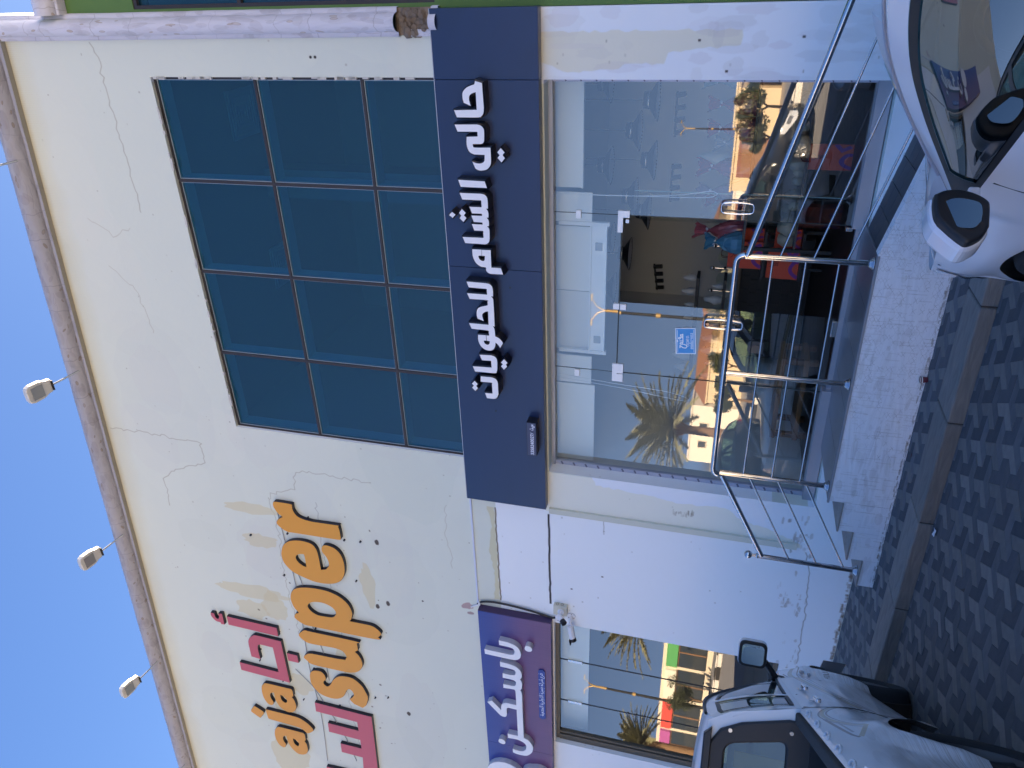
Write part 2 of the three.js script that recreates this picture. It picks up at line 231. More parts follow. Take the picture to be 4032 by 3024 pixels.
  for (let i = 0; i < 300; i++) { const x = rr(-7, -4.6), y = 0.56 + 0.2 * (rnd() + rnd() - 1) + 0.06 * (x + 7), k = fbm(x * 4, y * 6); if (k < 0.02) continue; blob(x, y, rr(0.004, 0.05), rr(0.003, 0.02), `rgba(${rnd() < 0.5 ? '150,140,130' : '182,174,164'},${rr(0.15, 0.5)})`, 12, 0.9); }
  for (let i = 0; i < 240; i++) { const x = rr(-9, -4.7); g.fillStyle = `rgba(112,88,66,${rr(0.1, 0.45)})`; g.fillRect(cx(x), cy(rr(0.0, 0.035 + 0.03 * rnd())), rr(2, 12), rr(2, 5)); }
  for (let i = 0; i < 40; i++) blob(rr(0, 0.6), rr(0.3, 3.5), rr(0.02, 0.09), rr(0.04, 0.3), `rgba(196,194,196,${rr(0.08, 0.2)})`, 16, 0.8);
  for (const [x, y] of [[0.31, 2.2], [0.06, 1.95], [0.33, 1.35], [-6.0, 2.9], [-6.3, 3.3]]) { g.fillStyle = 'rgba(50,46,44,0.9)'; g.fillRect(cx(x), cy(y), 2.2, 3); }
});
wallTex.repeat.set(1 / WX, 1 / WY); wallTex.offset.set(15 / WX, 0);
const mWall = M(0xffffff, 0.9, 0, { map: wallTex, bumpMap: rep(grain, 0.9, 0.9), bumpScale: 0.006 });
const mCream = M([0.70, 0.74, 0.65], 0.9, 0, { bumpMap: rep(grain, 0.9, 0.9), bumpScale: 0.006 });
const mouldTex = canvas(1024, 256, (g, w, h) => {
  g.fillStyle = 'rgb(228,226,228)'; g.fillRect(0, 0, w, h);
  for (let i = 0; i < 260; i++) { g.fillStyle = `rgba(${rnd() < 0.6 ? '164,158,158' : '232,232,236'},${rr(0.04, 0.2)})`; g.beginPath(); g.ellipse(rr(0, w), rr(0, h), rr(4, 40), rr(3, 26), rnd() * 3, 0, 7); g.fill(); }
  for (let i = 0; i < 30; i++) { g.fillStyle = `rgba(196,178,158,${rr(0.35, 0.85)})`; g.beginPath(); const x = rr(0, w), y = rr(40, 220); g.ellipse(x, y, rr(2, 12), rr(2, 8), rnd() * 3, 0, 7); g.fill(); g.strokeStyle = 'rgba(110,100,96,0.5)'; g.lineWidth = 1; g.stroke(); }
  for (let i = 0; i < 15; i++) { if (i % 3 === 1) continue; g.strokeStyle = `rgba(110,106,108,${rr(0.25, 0.6)})`; g.lineWidth = rr(0.6, 1.3); g.beginPath(); let x = (i + rr(0.1, 0.9)) * w / 15; g.moveTo(x, 0); for (let y = 0; y <= h; y += 16) g.lineTo(x += rr(-3.4, 3.4), y); g.stroke(); }
  for (let i = 0; i < 16; i++) { g.strokeStyle = `rgba(96,88,88,${rr(0.2, 0.5)})`; g.lineWidth = 1; g.beginPath(); let x = rr(0, w), y = rr(20, h - 20); g.moveTo(x, y); for (let k = 0; k < 9; k++) g.lineTo(x += rr(3, 12), y += rr(-6, 6)); g.stroke(); }
});
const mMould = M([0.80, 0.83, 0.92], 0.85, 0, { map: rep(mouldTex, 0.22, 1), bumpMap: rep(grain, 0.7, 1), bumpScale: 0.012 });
const mWhitePaint = M([0.74, 0.75, 0.78], 0.8, 0, { bumpMap: rep(grain, 2, 2), bumpScale: 0.003 });
const mFrameDark = M([0.035, 0.03, 0.032], 0.55);
const mSilver = M([0.42, 0.45, 0.52], 0.4, 0.6);
const mSteel = M([0.62, 0.62, 0.63], 0.12, 1, { roughnessMap: rep(fine, 3, 3) });
const mSteelSatin = M([0.55, 0.55, 0.56], 0.24, 1);
const mBlueGlass = M([0.065, 0.30, 0.46], 0.015, 0, { transmission: 0.88, thickness: 0, ior: 1.55, specularIntensity: 1 });
const mShopGlass = M([0.86, 0.92, 0.9], 0.01, 0, { transmission: 1, thickness: 0, ior: 2.35, specularIntensity: 1 });
const mClearGlass = M([0.88, 0.93, 0.91], 0.01, 0, { transmission: 1, thickness: 0, ior: 1.55 });
const mGreen = M([0.10, 0.20, 0.055], 0.75, 0, { bumpMap: rep(grain, 1, 1), bumpScale: 0.003 });
const mBlack = M([0.012, 0.012, 0.014], 0.45);
const mRubber = M([0.022, 0.023, 0.026], 0.85, 0, { bumpMap: rep(fine, 6, 6), bumpScale: 0.002 });
const mRoomUp = M([0.45, 0.46, 0.46], 0.9), mRoomDark = M([0.66, 0.68, 0.70], 0.85);
const mBoard = M([0.86, 0.87, 0.88], 0.75, 0, { bumpMap: rep(grain, 2, 2), bumpScale: 0.002 });

// ------------------------------------------------------------------ the main building
const B = thing('shop_building', 'long cream two storey building with blue grid window and half round parapet', 'building');
{
  const s = shapeOf([[-15, -0.3], [0.605, -0.3], [0.605, 4.58], [0.4, 4.58], [0.4, parapetY(0.4) + 0.3], [-15, parapetY(-15) + 0.3]]);
  const hole = (x0, x1, y0, y1) => s.holes.push(new THREE.Path([[x0, y0], [x1, y0], [x1, y1], [x0, y1]].map((p) => new THREE.Vector2(...p))));
  hole(-4.45, -0.002, 0.55, 3.575);      // sweet shop front
  hole(-4.4, 0.012, 4.15, 7.895);       // upper window
  hole(-9.47, -6.955, 0.6, 3.53);       // second shop front
  obj('wall', moved(ext(s, 0.25), 0, 0, -0.25), mWall, B);
  obj('wall', [bx(-16, -15, -0.3, 11.2, -0.25, -0.004)], mCream, B).userData.label = 'plain end of the wall past the second shop';
  obj('rear_wall', [bx(-16, 0.4, -0.3, 9.9, -9, -8.8)], mCream, B);
  obj('side_wall', [bx(-16.2, -16, -0.3, 11.3, -9, 0), bx(0.4, 0.6, -0.3, 9.6, -9, -0.26)], mCream, B);
  obj('roof', [patch((u, v) => [-16 + 16.4 * u, 9.2 + (1 - u) * 1.2, -8.9 + 8.7 * v], 2, 1)], mCream, B);
  // parapet: underside, lip, half round
  const prof = [[-0.004, 0.0], [0.066, 0.0]], prof2 = [[0.066, 0.0], [0.07, 0.04], [0.055, 0.046]];
  for (let i = 0; i <= 14; i++) { const a = -Math.PI / 2 + Math.PI * i / 14; prof2.push([0.06 + 0.135 * Math.cos(a), 0.183 + 0.135 * Math.sin(a)]); }
  prof2.push([-0.25, 0.318]);
  const sweep = (pr, x0, x1, yf, n) => patch((u, v) => { const x = x0 + (x1 - x0) * u, k = v * (pr.length - 1), i = Math.min(pr.length - 2, Math.floor(k)), t = k - i, w = pr.length > 4 ? 0.006 * fbm(x * 3, v * 3) : 0; return [x, yf(x) + pr[i][1] * (1 - t) + pr[i + 1][1] * t + w, pr[i][0] * (1 - t) + pr[i + 1][0] * t + w, x - x0, v]; }, n, (pr.length - 1));
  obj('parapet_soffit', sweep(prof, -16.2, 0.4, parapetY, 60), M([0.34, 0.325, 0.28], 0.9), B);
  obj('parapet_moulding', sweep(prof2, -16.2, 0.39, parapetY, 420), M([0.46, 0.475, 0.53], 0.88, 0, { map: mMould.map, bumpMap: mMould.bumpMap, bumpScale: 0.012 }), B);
  // vertical moulding at the corner, broken off at its foot
  const vp = [[0.375, -0.02], [0.38, 0.045], [0.425, 0.05]];
  for (let i = 0; i <= 12; i++) { const a = Math.PI * (1 - i / 12); vp.push([0.505 + 0.085 * Math.cos(a), 0.05 + 0.115 * Math.sin(a)]); }
  vp.push([0.60, 0.05], [0.632, 0.045], [0.637, -0.02]);
  const vert = (y0, y1, n) => patch((u, v) => { const y = y0 + (y1 - y0) * v, k = u * (vp.length - 1), i = Math.min(vp.length - 2, Math.floor(k)), t = k - i, w = 0.005 * fbm(y * 3, u * 4 + 5); return [vp[i][0] * (1 - t) + vp[i + 1][0] * t + w, y, vp[i][1] * (1 - t) + vp[i + 1][1] * t + w, y * 0.9, u]; }, vp.length - 1, n);
  obj('corner_moulding', [vert(4.96, 10.05, 120), patch((u, v) => [0.375 + 0.262 * u, 10.05, -0.3 + 0.35 * v], 1, 1), bx(0.376, 0.636, 9.0, 10.05, -0.4, -0.02)], mMould, B);
  const br = [];
  for (let i = 0; i < 34; i++) { const x = rr(0.40, 0.60), y = rr(4.62, 4.97), z = rr(-0.01, 0.045); br.push(moved(rotd(new THREE.DodecahedronGeometry(rr(0.02, 0.055), 0), rnd() * 3, rnd() * 3, 0), x, y, z)); }
  br.push(bx(0.39, 0.625, 4.58, 4.99, -0.02, 0.02));
  obj('broken_masonry', br, M([0.34, 0.27, 0.21], 0.95, 0, { bumpMap: rep(grain, 6, 6), bumpScale: 0.02 }), B);
  obj('moulding_stub', [vert(4.55, 4.62, 2), bx(0.38, 0.44, 4.6, 4.86, 0, 0.05)], mMould, B);
  obj('pier_trim', [bx(-5.06, -4.985, 0.66, 3.575, 0, 0.035)], M([0.62, 0.64, 0.55], 0.85), B);
  obj('shop_floor', [bx(-4.6, 0.3, 0.4, 0.62, -6.2, -0.2)], M([0.075, 0.045, 0.032], 0.45, 0, { map: rep(canvas(512, 512, (g) => { for (let i = 0; i < 8; i++) for (let k = 0; k < 3; k++) { const q = 70 + rr(0, 60); g.fillStyle = `rgb(${q + 40},${q + 12},${q})`; g.fillRect(k * 180 - (i % 2) * 90, i * 64, 179, 63); } for (let i = 0; i < 500; i++) { g.fillStyle = `rgba(30,16,10,${rr(0.05, 0.3)})`; g.fillRect(rr(0, 512), rr(0, 512), rr(10, 80), 1); } }), 0.8, 0.8) }), B);
  obj('shop_room', [bx(-4.75, -4.6, 0.4, 4, -6.2, -0.26), bx(0.2, 0.35, 0.4, 4, -6.2, -0.26), bx(-4.75, 0.35, 0.4, 4, -6.35, -6.2), bx(-4.75, 0.35, 3.95, 4.1, -6.35, -0.26)], mRoomDark, B);
  obj('upper_room', [bx(-4.75, -4.6, 4.1, 8.4, -4.6, -0.26), bx(0.2, 0.35, 4.1, 8.4, -4.6, -0.26), bx(-4.75, 0.35, 4.1, 8.4, -4.75, -4.6), bx(-4.75, 0.35, 8.2, 8.4, -4.6, -0.26), bx(-4.75, 0.35, 4.1, 4.2, -4.6, -0.26)], mRoomUp, B);
  obj('second_room', [bx(-9.75, -9.6, 0.4, 4, -5, -0.26), bx(-6.8, -6.65, 0.4, 4, -5, -0.26), bx(-9.75, -6.65, 0.4, 4, -5.15, -5), bx(-9.75, -6.65, 3.9, 4.05, -5.15, -0.26), bx(-9.75, -6.65, 0.4, 0.62, -5, -0.2)], M([0.16, 0.12, 0.09], 0.8), B);
  obj('second_room_beam', [bx(-9.6, -6.8, 3.11, 3.53, -0.42, -0.4)], mBoard, B);
}
// upper window: four columns of panes, deep pale bars behind tinted glass
{
  const xs = [0, -1.1, -2.2, -3.3, -4.4], ys = [7.887, 6.664, 5.448, 4.23];
  const fr = [], inner = [], edge = [];
  for (const x of xs) { fr.push(bx(x - 0.016, x + 0.016, 4.15, 7.89, -0.075, -0.04)); }
  for (const y of ys) for (let i = 0; i < 4; i++) fr.push(bx(xs[i + 1] + 0.016, xs[i] - 0.016, y - 0.015, y + 0.015, -0.073, -0.042));
  const W = obj('window', fr, mFrameDark, B); W.userData.label = 'blue tinted grid window above the navy sign';
  for (const x of xs) inner.push(bx(x - 0.035, x + 0.035, 4.16, 7.87, -0.25, -0.084));
  for (const y of ys) for (let i = 0; i < 4; i++) inner.push(bx(xs[i + 1] + 0.035, xs[i] - 0.035, y - 0.035, y + 0.035, -0.245, -0.086));
  obj('inner_bar', inner, M([0.85, 0.87, 0.86], 0.6), W);
  for (let r = 0; r < 3; r++) for (let i = 0; i < 4; i++) {
    const x0 = xs[i + 1] + 0.018, x1 = xs[i] - 0.018, y0 = ys[r + 1] + 0.017, y1 = ys[r] - 0.017;
    obj('pane', [rotd(new THREE.PlaneGeometry(x1 - x0, y1 - y0), rr(-0.004, 0.004), rr(-0.004, 0.004), 0)].map((g) => moved(g, (x0 + x1) / 2, (y0 + y1) / 2, -0.07)), mBlueGlass, W);
    edge.push(bx(x0, x1, y1 - 0.008, y1, -0.066, -0.058), bx(x0, x1, y0, y0 + 0.008, -0.066, -0.058), bx(x0, x0 + 0.008, y0 + 0.008, y1 - 0.008, -0.066, -0.058), bx(x1 - 0.008, x1, y0 + 0.008, y1 - 0.008, -0.066, -0.058));
  }
  obj('gasket', edge, M([0.32, 0.42, 0.5], 0.5), W);
  const ch = [];                                                       // torn filler round the frame
  for (let i = 0; i < 55; i++) { const t = rnd(); const top = rnd() < 0.5; const x = top ? -4.35 * t : 0.004, y = top ? 7.893 : 7.88 - 3.3 * t; const l = rr(0.02, 0.13); ch.push(top ? bx(x - l, x, y - rr(0.006, 0.022), y + 0.012, -0.02, 0.006) : bx(x - rr(0.004, 0.016), x + 0.012, y - l, y, -0.02, 0.006)); }
  obj('filler', ch, M([0.58, 0.58, 0.54], 0.95), W).userData.kind = 'stuff';
  const grille = (x, y, z) => { const g = [bx(x, x + 0.62, y, y + 0.02, z - 0.62, z)]; for (let k = 0; k < 5; k++) { const a = 0.04 + k * 0.055; g.push(bx(x + a, x + 0.62 - a, y - 0.012, y, z - 0.62 + a, z - 0.62 + a + 0.02), bx(x + a, x + 0.62 - a, y - 0.012, y, z - a - 0.02, z - a), bx(x + a, x + a + 0.02, y - 0.012, y, z - 0.62 + a + 0.02, z - a - 0.02), bx(x + 0.6 - a, x + 0.62 - a, y - 0.012, y, z - 0.62 + a + 0.02, z - a - 0.02)); } return g; };
  obj('air_grille', grille(-1.0, 8.15, -1.6), mBoard, B); obj('air_grille', grille(-3.2, 8.15, -1.9), mBoard, B);
  obj('room_column', [bx(-1.9, -1.5, 4.2, 8.2, -2.6, -2.2)], mRoomUp, B); obj('pipe', [rod([-4.5, 5.2, -2.0], [0.1, 5.2, -2.0], 0.04), rod([-4.5, 4.75, -1.4], [0.1, 4.75, -1.4], 0.05)], M([0.5, 0.3, 0.3], 0.6), B).userData.kind = 'stuff';
}
// sweet shop front: fixed panes, open right leaf, closed left leaf
{
  const zg = -0.215, F = obj('shop_front', bx(-4.45, 0, 3.535, 3.575, -0.25, -0.17), mSilver, B);
  obj('frame_bar', [bx(-3.05, -1.315, 0.56, 0.635, -0.26, -0.19), bx(-1.315, -0.002, 0.56, 0.68, -0.26, -0.12), bx(-4.45, -3.05, 0.56, 0.68, -0.26, -0.12)], mSilver, F);
  F.userData.label = 'glass shop front with one door leaf swung open';
  const tr = [bx(-0.045, -0.004, 0.68, 3.535, -0.24, -0.19), bx(-4.448, -4.40, 0.68, 3.535, -0.24, -0.19)]; obj('side_channel', tr, M([0.46, 0.5, 0.62], 0.5, 0.4), F);
  const ticks = []; for (let i = 0; i < 19; i++) { const y = 0.75 + i * 0.148; ticks.push(moved(rotd(bx(-0.018, 0.018, -0.006, 0.006, 0, 0.003), 0, 0, 0.6), -0.026, y, -0.19), moved(rotd(bx(-0.022, 0.022, -0.01, 0.01, 0, 0.003), 0, 0, 0.5), -4.424, y + 0.04, -0.19)); }
  obj('film_mark', ticks, M([0.12, 0.13, 0.2], 0.6), F);
  const pane = (x0, x1, y0, y1) => obj('glass_pane', [moved(rotd(new THREE.PlaneGeometry(x1 - x0, y1 - y0), 0, rr(-0.0012, 0.0012), 0), (x0 + x1) / 2, (y0 + y1) / 2, zg)], mShopGlass, F);
  pane(-1.308, -0.04, 0.66, 3.54); pane(-3.108, -1.316, 2.84, 3.54); pane(-4.41, -3.115, 0.66, 3.54);
  obj('glass_edge', [bx(-1.314, -1.308, 0.66, 3.54, zg - 0.008, zg + 0.002), bx(-3.114, -3.108, 0.66, 3.54, zg - 0.008, zg + 0.002), bx(-3.10, -1.32, 2.828, 2.838, zg - 0.006, zg + 0.004)], M([0.03, 0.05, 0.05], 0.3), F);
  const L = obj('glass_door', [moved(new THREE.PlaneGeometry(0.84, 2.16), -2.68, 1.745, zg)], mShopGlass, B); L.userData.label = 'closed left door leaf with a blue open sticker';
  const loop = (x, y, z, w, h, r) => { const p = []; for (let i = 0; i <= 40; i++) { const a = i / 40 * 2 * Math.PI; p.push([x + w * Math.sign(Math.cos(a)) * Math.abs(Math.cos(a)) ** 0.6, y + (h - w) * Math.sign(Math.sin(a)) * Math.min(1, Math.abs(Math.sin(a)) * 1.5) + w * Math.sin(a), z]); } return tube(p, r, 90, 10); };
  obj('handle', [loop(-2.40, 1.735, zg + 0.06, 0.05, 0.19, 0.013)], mSteel, L);
  obj('floor_patch', [rbx(-2.46, -2.29, 0.62, 0.69, zg - 0.02, zg + 0.02, 0.006)], mSteelSatin, L);
  const R = obj('glass_door', [moved(new THREE.PlaneGeometry(0.86, 2.16), 0.43, 0, 0)], mClearGlass, B); R.position.set(-1.36, 1.745, -0.24); R.rotation.y = 1.50; R.userData.label = 'right door leaf swung open into the shop';
  obj('leaf_edge', [bx(0.857, 0.865, -1.08, 1.08, -0.006, 0.006)], M([0.22, 0.34, 0.34], 0.2), R);
  obj('floor_patch', [rbx(0.0, 0.16, -1.09, -1.03, -0.02, 0.02, 0.006)], mSteelSatin, R);
  obj('handle', [loop(-1.18, 1.72, zg + 0.05, 0.055, 0.15, 0.0085)], M([0.9, 0.9, 0.9], 0.2, 1), F);
  const wh = M([0.82, 0.84, 0.86], 0.35, 0.2), pf = (n, g) => obj(n, g, wh, F);
  pf('patch_fitting', [ext(shapeOf([[-1.265, 2.755], [-1.265, 2.872], [-1.49, 2.872], [-1.49, 2.82], [-1.335, 2.82], [-1.335, 2.755]]), 0.03)].map((g) => moved(g, 0, 0, zg - 0.01)));
  pf('patch_fitting', [ext(shapeOf([[-3.0, 2.76], [-3.0, 2.88], [-3.22, 2.88], [-3.22, 2.76], [-3.125, 2.76], [-3.125, 2.83], [-3.115, 2.83], [-3.115, 2.76]]), 0.03)].map((g) => moved(g, 0, 0, zg - 0.01)));
  pf('patch_fitting', [rbx(-2.345, -2.28, 2.752, 2.818, zg - 0.012, zg + 0.02, 0.004)]); pf('patch_fitting', [rbx(-2.343, -2.278, 2.826, 2.892, zg - 0.012, zg + 0.02, 0.004)]);
  pf('clip', [rbx(-1.365, -1.28, 3.25, 3.305, zg - 0.012, zg + 0.02, 0.004)]); pf('clip', [rbx(-3.205, -3.12, 3.25, 3.31, zg - 0.012, zg + 0.02, 0.004)]);
  obj('pivot_clip', [rbx(-1.40, -1.36, 2.76, 2.80, zg - 0.05, zg - 0.012, 0.004)], mSteelSatin, F);
  // boards and the pale metal shutter housing above the glass
  obj('fascia_board', [bx(-1.13, -0.06, 3.30, 3.62, -0.52, -0.5), bx(-1.13, -0.06, 3.285, 3.30, -0.53, -0.47)], mBoard, F);
  obj('fascia_board', [bx(-1.50, -1.18, 3.19, 3.62, -0.52, -0.5)], mBoard, F); obj('fascia_board', [bx(-3.46, -3.1, 3.17, 3.62, -0.52, -0.5)], mBoard, F);
  obj('fascia_board', [bx(-4.56, -3.48, 3.125, 3.62, -0.52, -0.5)], mBoard, F);
  obj('fascia_board', [bx(-2.3, -1.56, 3.2, 3.62, -0.56, -0.54)], M([0.8, 0.82, 0.84], 0.7), F); obj('fascia_board', [bx(-3.04, -2.31, 3.2, 3.62, -0.565, -0.545)], M([0.72, 0.74, 0.77], 0.7), F);
  const box = [bx(-3.02, -1.52, 3.035, 3.19, -0.52, -0.5), bx(-3.05, -3.01, 3.0, 3.55, -0.53, -0.48), bx(-1.53, -1.49, 3.0, 3.55, -0.53, -0.48), bx(-3.02, -1.52, 3.02, 3.035, -0.54, -0.47), bx(-3.02, -1.52, 3.19, 3.205, -0.54, -0.48)];
  const H = obj('shutter_housing', box, M([0.85, 0.87, 0.9], 0.5, 0.0), B);
  for (const x of [-1.76, -2.87]) obj('slot', [rbx(x - 0.045, x + 0.045, 3.07, 3.15, -0.502, -0.494, 0.02, 3)], M([0.36, 0.4, 0.45], 0.5), H);
  const wires = [tube([[-1.17, 3.6, -0.4], [-1.16, 2.9, -0.36], [-1.12, 2.3, -0.33], [-1.06, 1.98, -0.3], [-1.1, 1.93, -0.3], [-1.13, 2.1, -0.3], [-1.15, 2.8, -0.34], [-1.18, 3.6, -0.42]], 0.0035, 60, 5), tube([[-3.3, 3.6, -0.4], [-3.34, 2.9, -0.36], [-3.36, 2.3, -0.33], [-3.40, 2.05, -0.3], [-3.44, 2.1, -0.3], [-3.38, 2.8, -0.34], [-3.36, 3.6, -0.42]], 0.0035, 60, 5)];
  obj('hanging_wire', wires, M([0.8, 0.82, 0.85], 0.5), F);
}
// second shop front
{
  const mB2 = M([0.13, 0.115, 0.09], 0.5, 0.3), F = obj('shop_front', bx(-9.47, -6.955, 3.48, 3.53, -0.16, -0.08), mB2, B);
  obj('frame_bar', [bx(-9.47, -9.36, 0.62, 3.48, -0.16, -0.07), bx(-9.35, -9.31, 0.62, 3.48, -0.15, -0.09), bx(-9.47, -6.955, 0.6, 0.66, -0.16, -0.06)], mB2, F);
  F.userData.label = 'glass front of the ice cream shop under the purple sign';
  for (const [a, b] of [[-7.775, -6.955], [-8.635, -7.785], [-9.31, -8.645]]) obj('glass_pane', [moved(new THREE.PlaneGeometry(b - a, 2.82), (a + b) / 2, 2.07, -0.12)], mShopGlass, F);
  for (const x of [-7.78, -8.64]) { obj('glass_joint', [bx(x - 0.006, x + 0.006, 0.66, 3.48, -0.13, -0.114)], mBlack, F); obj('clip', [rbx(x - 0.012, x + 0.03, 3.15, 3.36, -0.115, -0.095, 0.004)], mSteelSatin, F); }
}
// neighbour on the other side of the corner moulding
{
  const N = thing('green_building', 'green painted neighbour building at the right with its own blue window', 'building');
  const s = shapeOf([[0.61, -0.3], [14, -0.3], [14, 7.95], [0.61, 8.9]]);
  s.holes.push(new THREE.Path([[0.66, 4.6], [5.1, 4.6], [5.1, 7.9], [0.66, 7.9]].map((p) => new THREE.Vector2(...p))));
  obj('wall', moved(ext(s, 0.25), 0, 0, -0.26), mGreen, N);
  obj('side_wall', [bx(13.8, 14, -0.3, 9.5, -9, -0.26), bx(0.62, 14, -0.3, 9.2, -9, -8.8)], mCream, N);
  obj('roof', [bx(0.62, 14, 8.0, 8.2, -8.8, -0.26)], mCream, N);
  const yf = (x) => 8.74 - (x - 0.62) * 0.0838, pr = [[0, 0], [0.09, 0], [0.1, 0.04], [0.09, 0.045]];
  for (let i = 0; i <= 12; i++) { const a = -Math.PI / 2 + Math.PI * i / 12; pr.push([0.09 + 0.125 * Math.cos(a), 0.17 + 0.125 * Math.sin(a)]); }
  pr.push([-0.25, 0.295]);
  obj('parapet_moulding', patch((u, v) => { const x = 0.63 + 13.3 * u, k = v * (pr.length - 1), i = Math.min(pr.length - 2, Math.floor(k)), t = k - i; return [x, yf(x) + pr[i][1] * (1 - t) + pr[i + 1][1] * t, pr[i][0] * (1 - t) + pr[i + 1][0] * t, x, v]; }, 80, pr.length - 1), mMould, N);
  const xs = [0.67, 1.77, 2.87, 3.97, 5.07], ys = [7.88, 6.66, 5.44, 4.62], fr = [];
  for (const x of xs) fr.push(bx(x - 0.025, x + 0.025, 4.6, 7.9, -0.075, -0.02));
  for (const y of ys) for (let i = 0; i < 4; i++) fr.push(bx(xs[i] + 0.025, xs[i + 1] - 0.025, y - 0.022, y + 0.022, -0.073, -0.022));
  const W = obj('window', fr, mFrameDark, N);
  for (let r = 0; r < 3; r++) for (let i = 0; i < 4; i++) obj('pane', [moved(new THREE.PlaneGeometry(1.05, ys[r] - ys[r + 1] - 0.044), (xs[i] + xs[i + 1]) / 2, (ys[r] + ys[r + 1]) / 2, -0.06)], mBlueGlass, W);
  obj('upper_room', [bx(0.62, 5.5, 4.3, 8.0, -4.6, -4.5), bx(0.62, 0.65, 4.3, 8.0, -4.5, -0.27), bx(5.4, 5.5, 4.3, 8.0, -4.5, -0.27), bx(0.62, 5.5, 4.3, 4.4, -4.5, -0.27)], mRoomUp, N);
}
// ------------------------------------------------------------------ signs
// a small stroke alphabet for the printed Arabic lines; x runs to the left, each glyph joins at the base line
const GL = {
  a: [0.22, [[0, 0, -0.11, 0], [-0.11, 0, -0.11, 1]]], A: [0.26, [[-0.11, 0, -0.11, 1]]],
  l: [0.3, [[0, 0, -0.3, 0], [-0.12, 0, -0.12, 1]]], L: [0.3, [[-0.08, 1, -0.08, 0, -0.3, 0]]],
  f: [0.42, [[-0.1, 0.45, -0.22, 0.5, -0.3, 0.38, -0.2, 0.25, -0.08, 0.3, -0.1, 0.45], [-0.08, 0.3, -0.08, 0, -0.42, 0]], [[-0.2, 0.8]]],
  r: [0.34, [[0, 0, -0.08, 0.18], [-0.08, 0.18, -0.12, -0.1, -0.34, -0.3]]], z: [0.34, [[0, 0, -0.08, 0.18], [-0.08, 0.18, -0.12, -0.1, -0.34, -0.3]], [[-0.12, 0.5]]],
  E: [0.44, [[-0.04, 0.3, -0.2, 0.42, -0.3, 0.28, -0.12, 0.08, -0.36, -0.02, -0.4, -0.34, -0.2, -0.46, 0, -0.38]]],
  S: [0.6, [[0, 0, 0, 0.34], [0, 0, -0.6, 0], [-0.2, 0, -0.2, 0.34], [-0.4, 0, -0.4, 0.34]], [[-0.14, 0.6], [-0.28, 0.6], [-0.21, 0.78]]],
  k: [0.42, [[0, 0, -0.42, 0], [-0.36, 0, -0.08, 0.45, -0.36, 0.95]]],
  h: [0.3, [[0, 0, -0.1, 0, -0.1, 0.36, -0.28, 0.3, -0.26, 0.04, -0.1, 0]], [[-0.12, 0.66], [-0.26, 0.66]]],
  j: [0.48, [[0, 0, -0.48, 0], [-0.44, 0.36, -0.1, 0.36, -0.3, 0]], [[-0.24, -0.34]]], x: [0.48, [[0, 0, -0.48, 0], [-0.44, 0.36, -0.1, 0.36, -0.3, 0]]],
  m: [0.34, [[0, 0, -0.34, 0], [-0.08, 0, -0.08, 0.26, -0.26, 0.26, -0.26, 0]]],
  y: [0.3, [[0, 0, -0.3, 0], [-0.12, 0, -0.12, 0.34]], [[-0.06, -0.3], [-0.2, -0.3]]], t: [0.3, [[0, 0, -0.3, 0], [-0.12, 0, -0.12, 0.34]], [[-0.06, 0.62], [-0.2, 0.62]]],
  d: [0.28, [[0, 0, -0.24, 0, -0.2, 0.36]]], w: [0.36, [[0, 0, -0.06, 0.3, -0.22, 0.32, -0.26, 0.12, -0.08, 0.06], [-0.24, 0.2, -0.26, -0.12, -0.36, -0.3]]],
  T: [0.6, [[-0.04, 0.36, -0.04, 0, -0.52, 0, -0.52, 0.36]], [[-0.2, 0.62], [-0.36, 0.62]]], s: [0.72, [[0, 0.34, 0, 0, -0.4, 0, -0.4, 0.1, -0.42, -0.3, -0.68, -0.3, -0.7, 0.12], [-0.2, 0, -0.2, 0.34], [-0.4, 0, -0.4, 0.34]]],
  H: [0.46, [[-0.36, 0.36, -0.04, 0.34, -0.34, 0.02, -0.4, -0.3, -0.2, -0.46, 0, -0.4]]], '.': [0.16, [], [[-0.06, 0.03]]], ' ': [0.26, []],
};
const arabicWidth = (s) => [...s].reduce((n, c) => n + GL[c][0], 0);
function arabic(g, s, right, base, size, wd) {
  g.lineWidth = wd; g.lineJoin = g.lineCap = 'round'; let x = right;
  for (const c of s) {
    const [adv, st, dots = []] = GL[c];
    for (const p of st) { g.beginPath(); for (let i = 0; i < p.length; i += 2) g[i ? 'lineTo' : 'moveTo'](x + p[i] * size, base - p[i + 1] * size); g.stroke(); }
    for (const d of dots) g.fillRect(x + d[0] * size - wd * 0.6, base - d[1] * size - wd * 0.6, wd * 1.2, wd * 1.2);
    x -= adv * size;
  }
}
const navyTex = dataTex(512, 256, (x, y) => { const n = 1 + 0.16 * tnoise(x, y, 3, 4); return [17 * n, 37 * n, 76 * n]; }, true);
const mNavy = M(0xffffff, 0.34, 0, { map: rep(navyTex, 0.25, 0.5), clearcoat: 0.35, clearcoatRoughness: 0.22 });
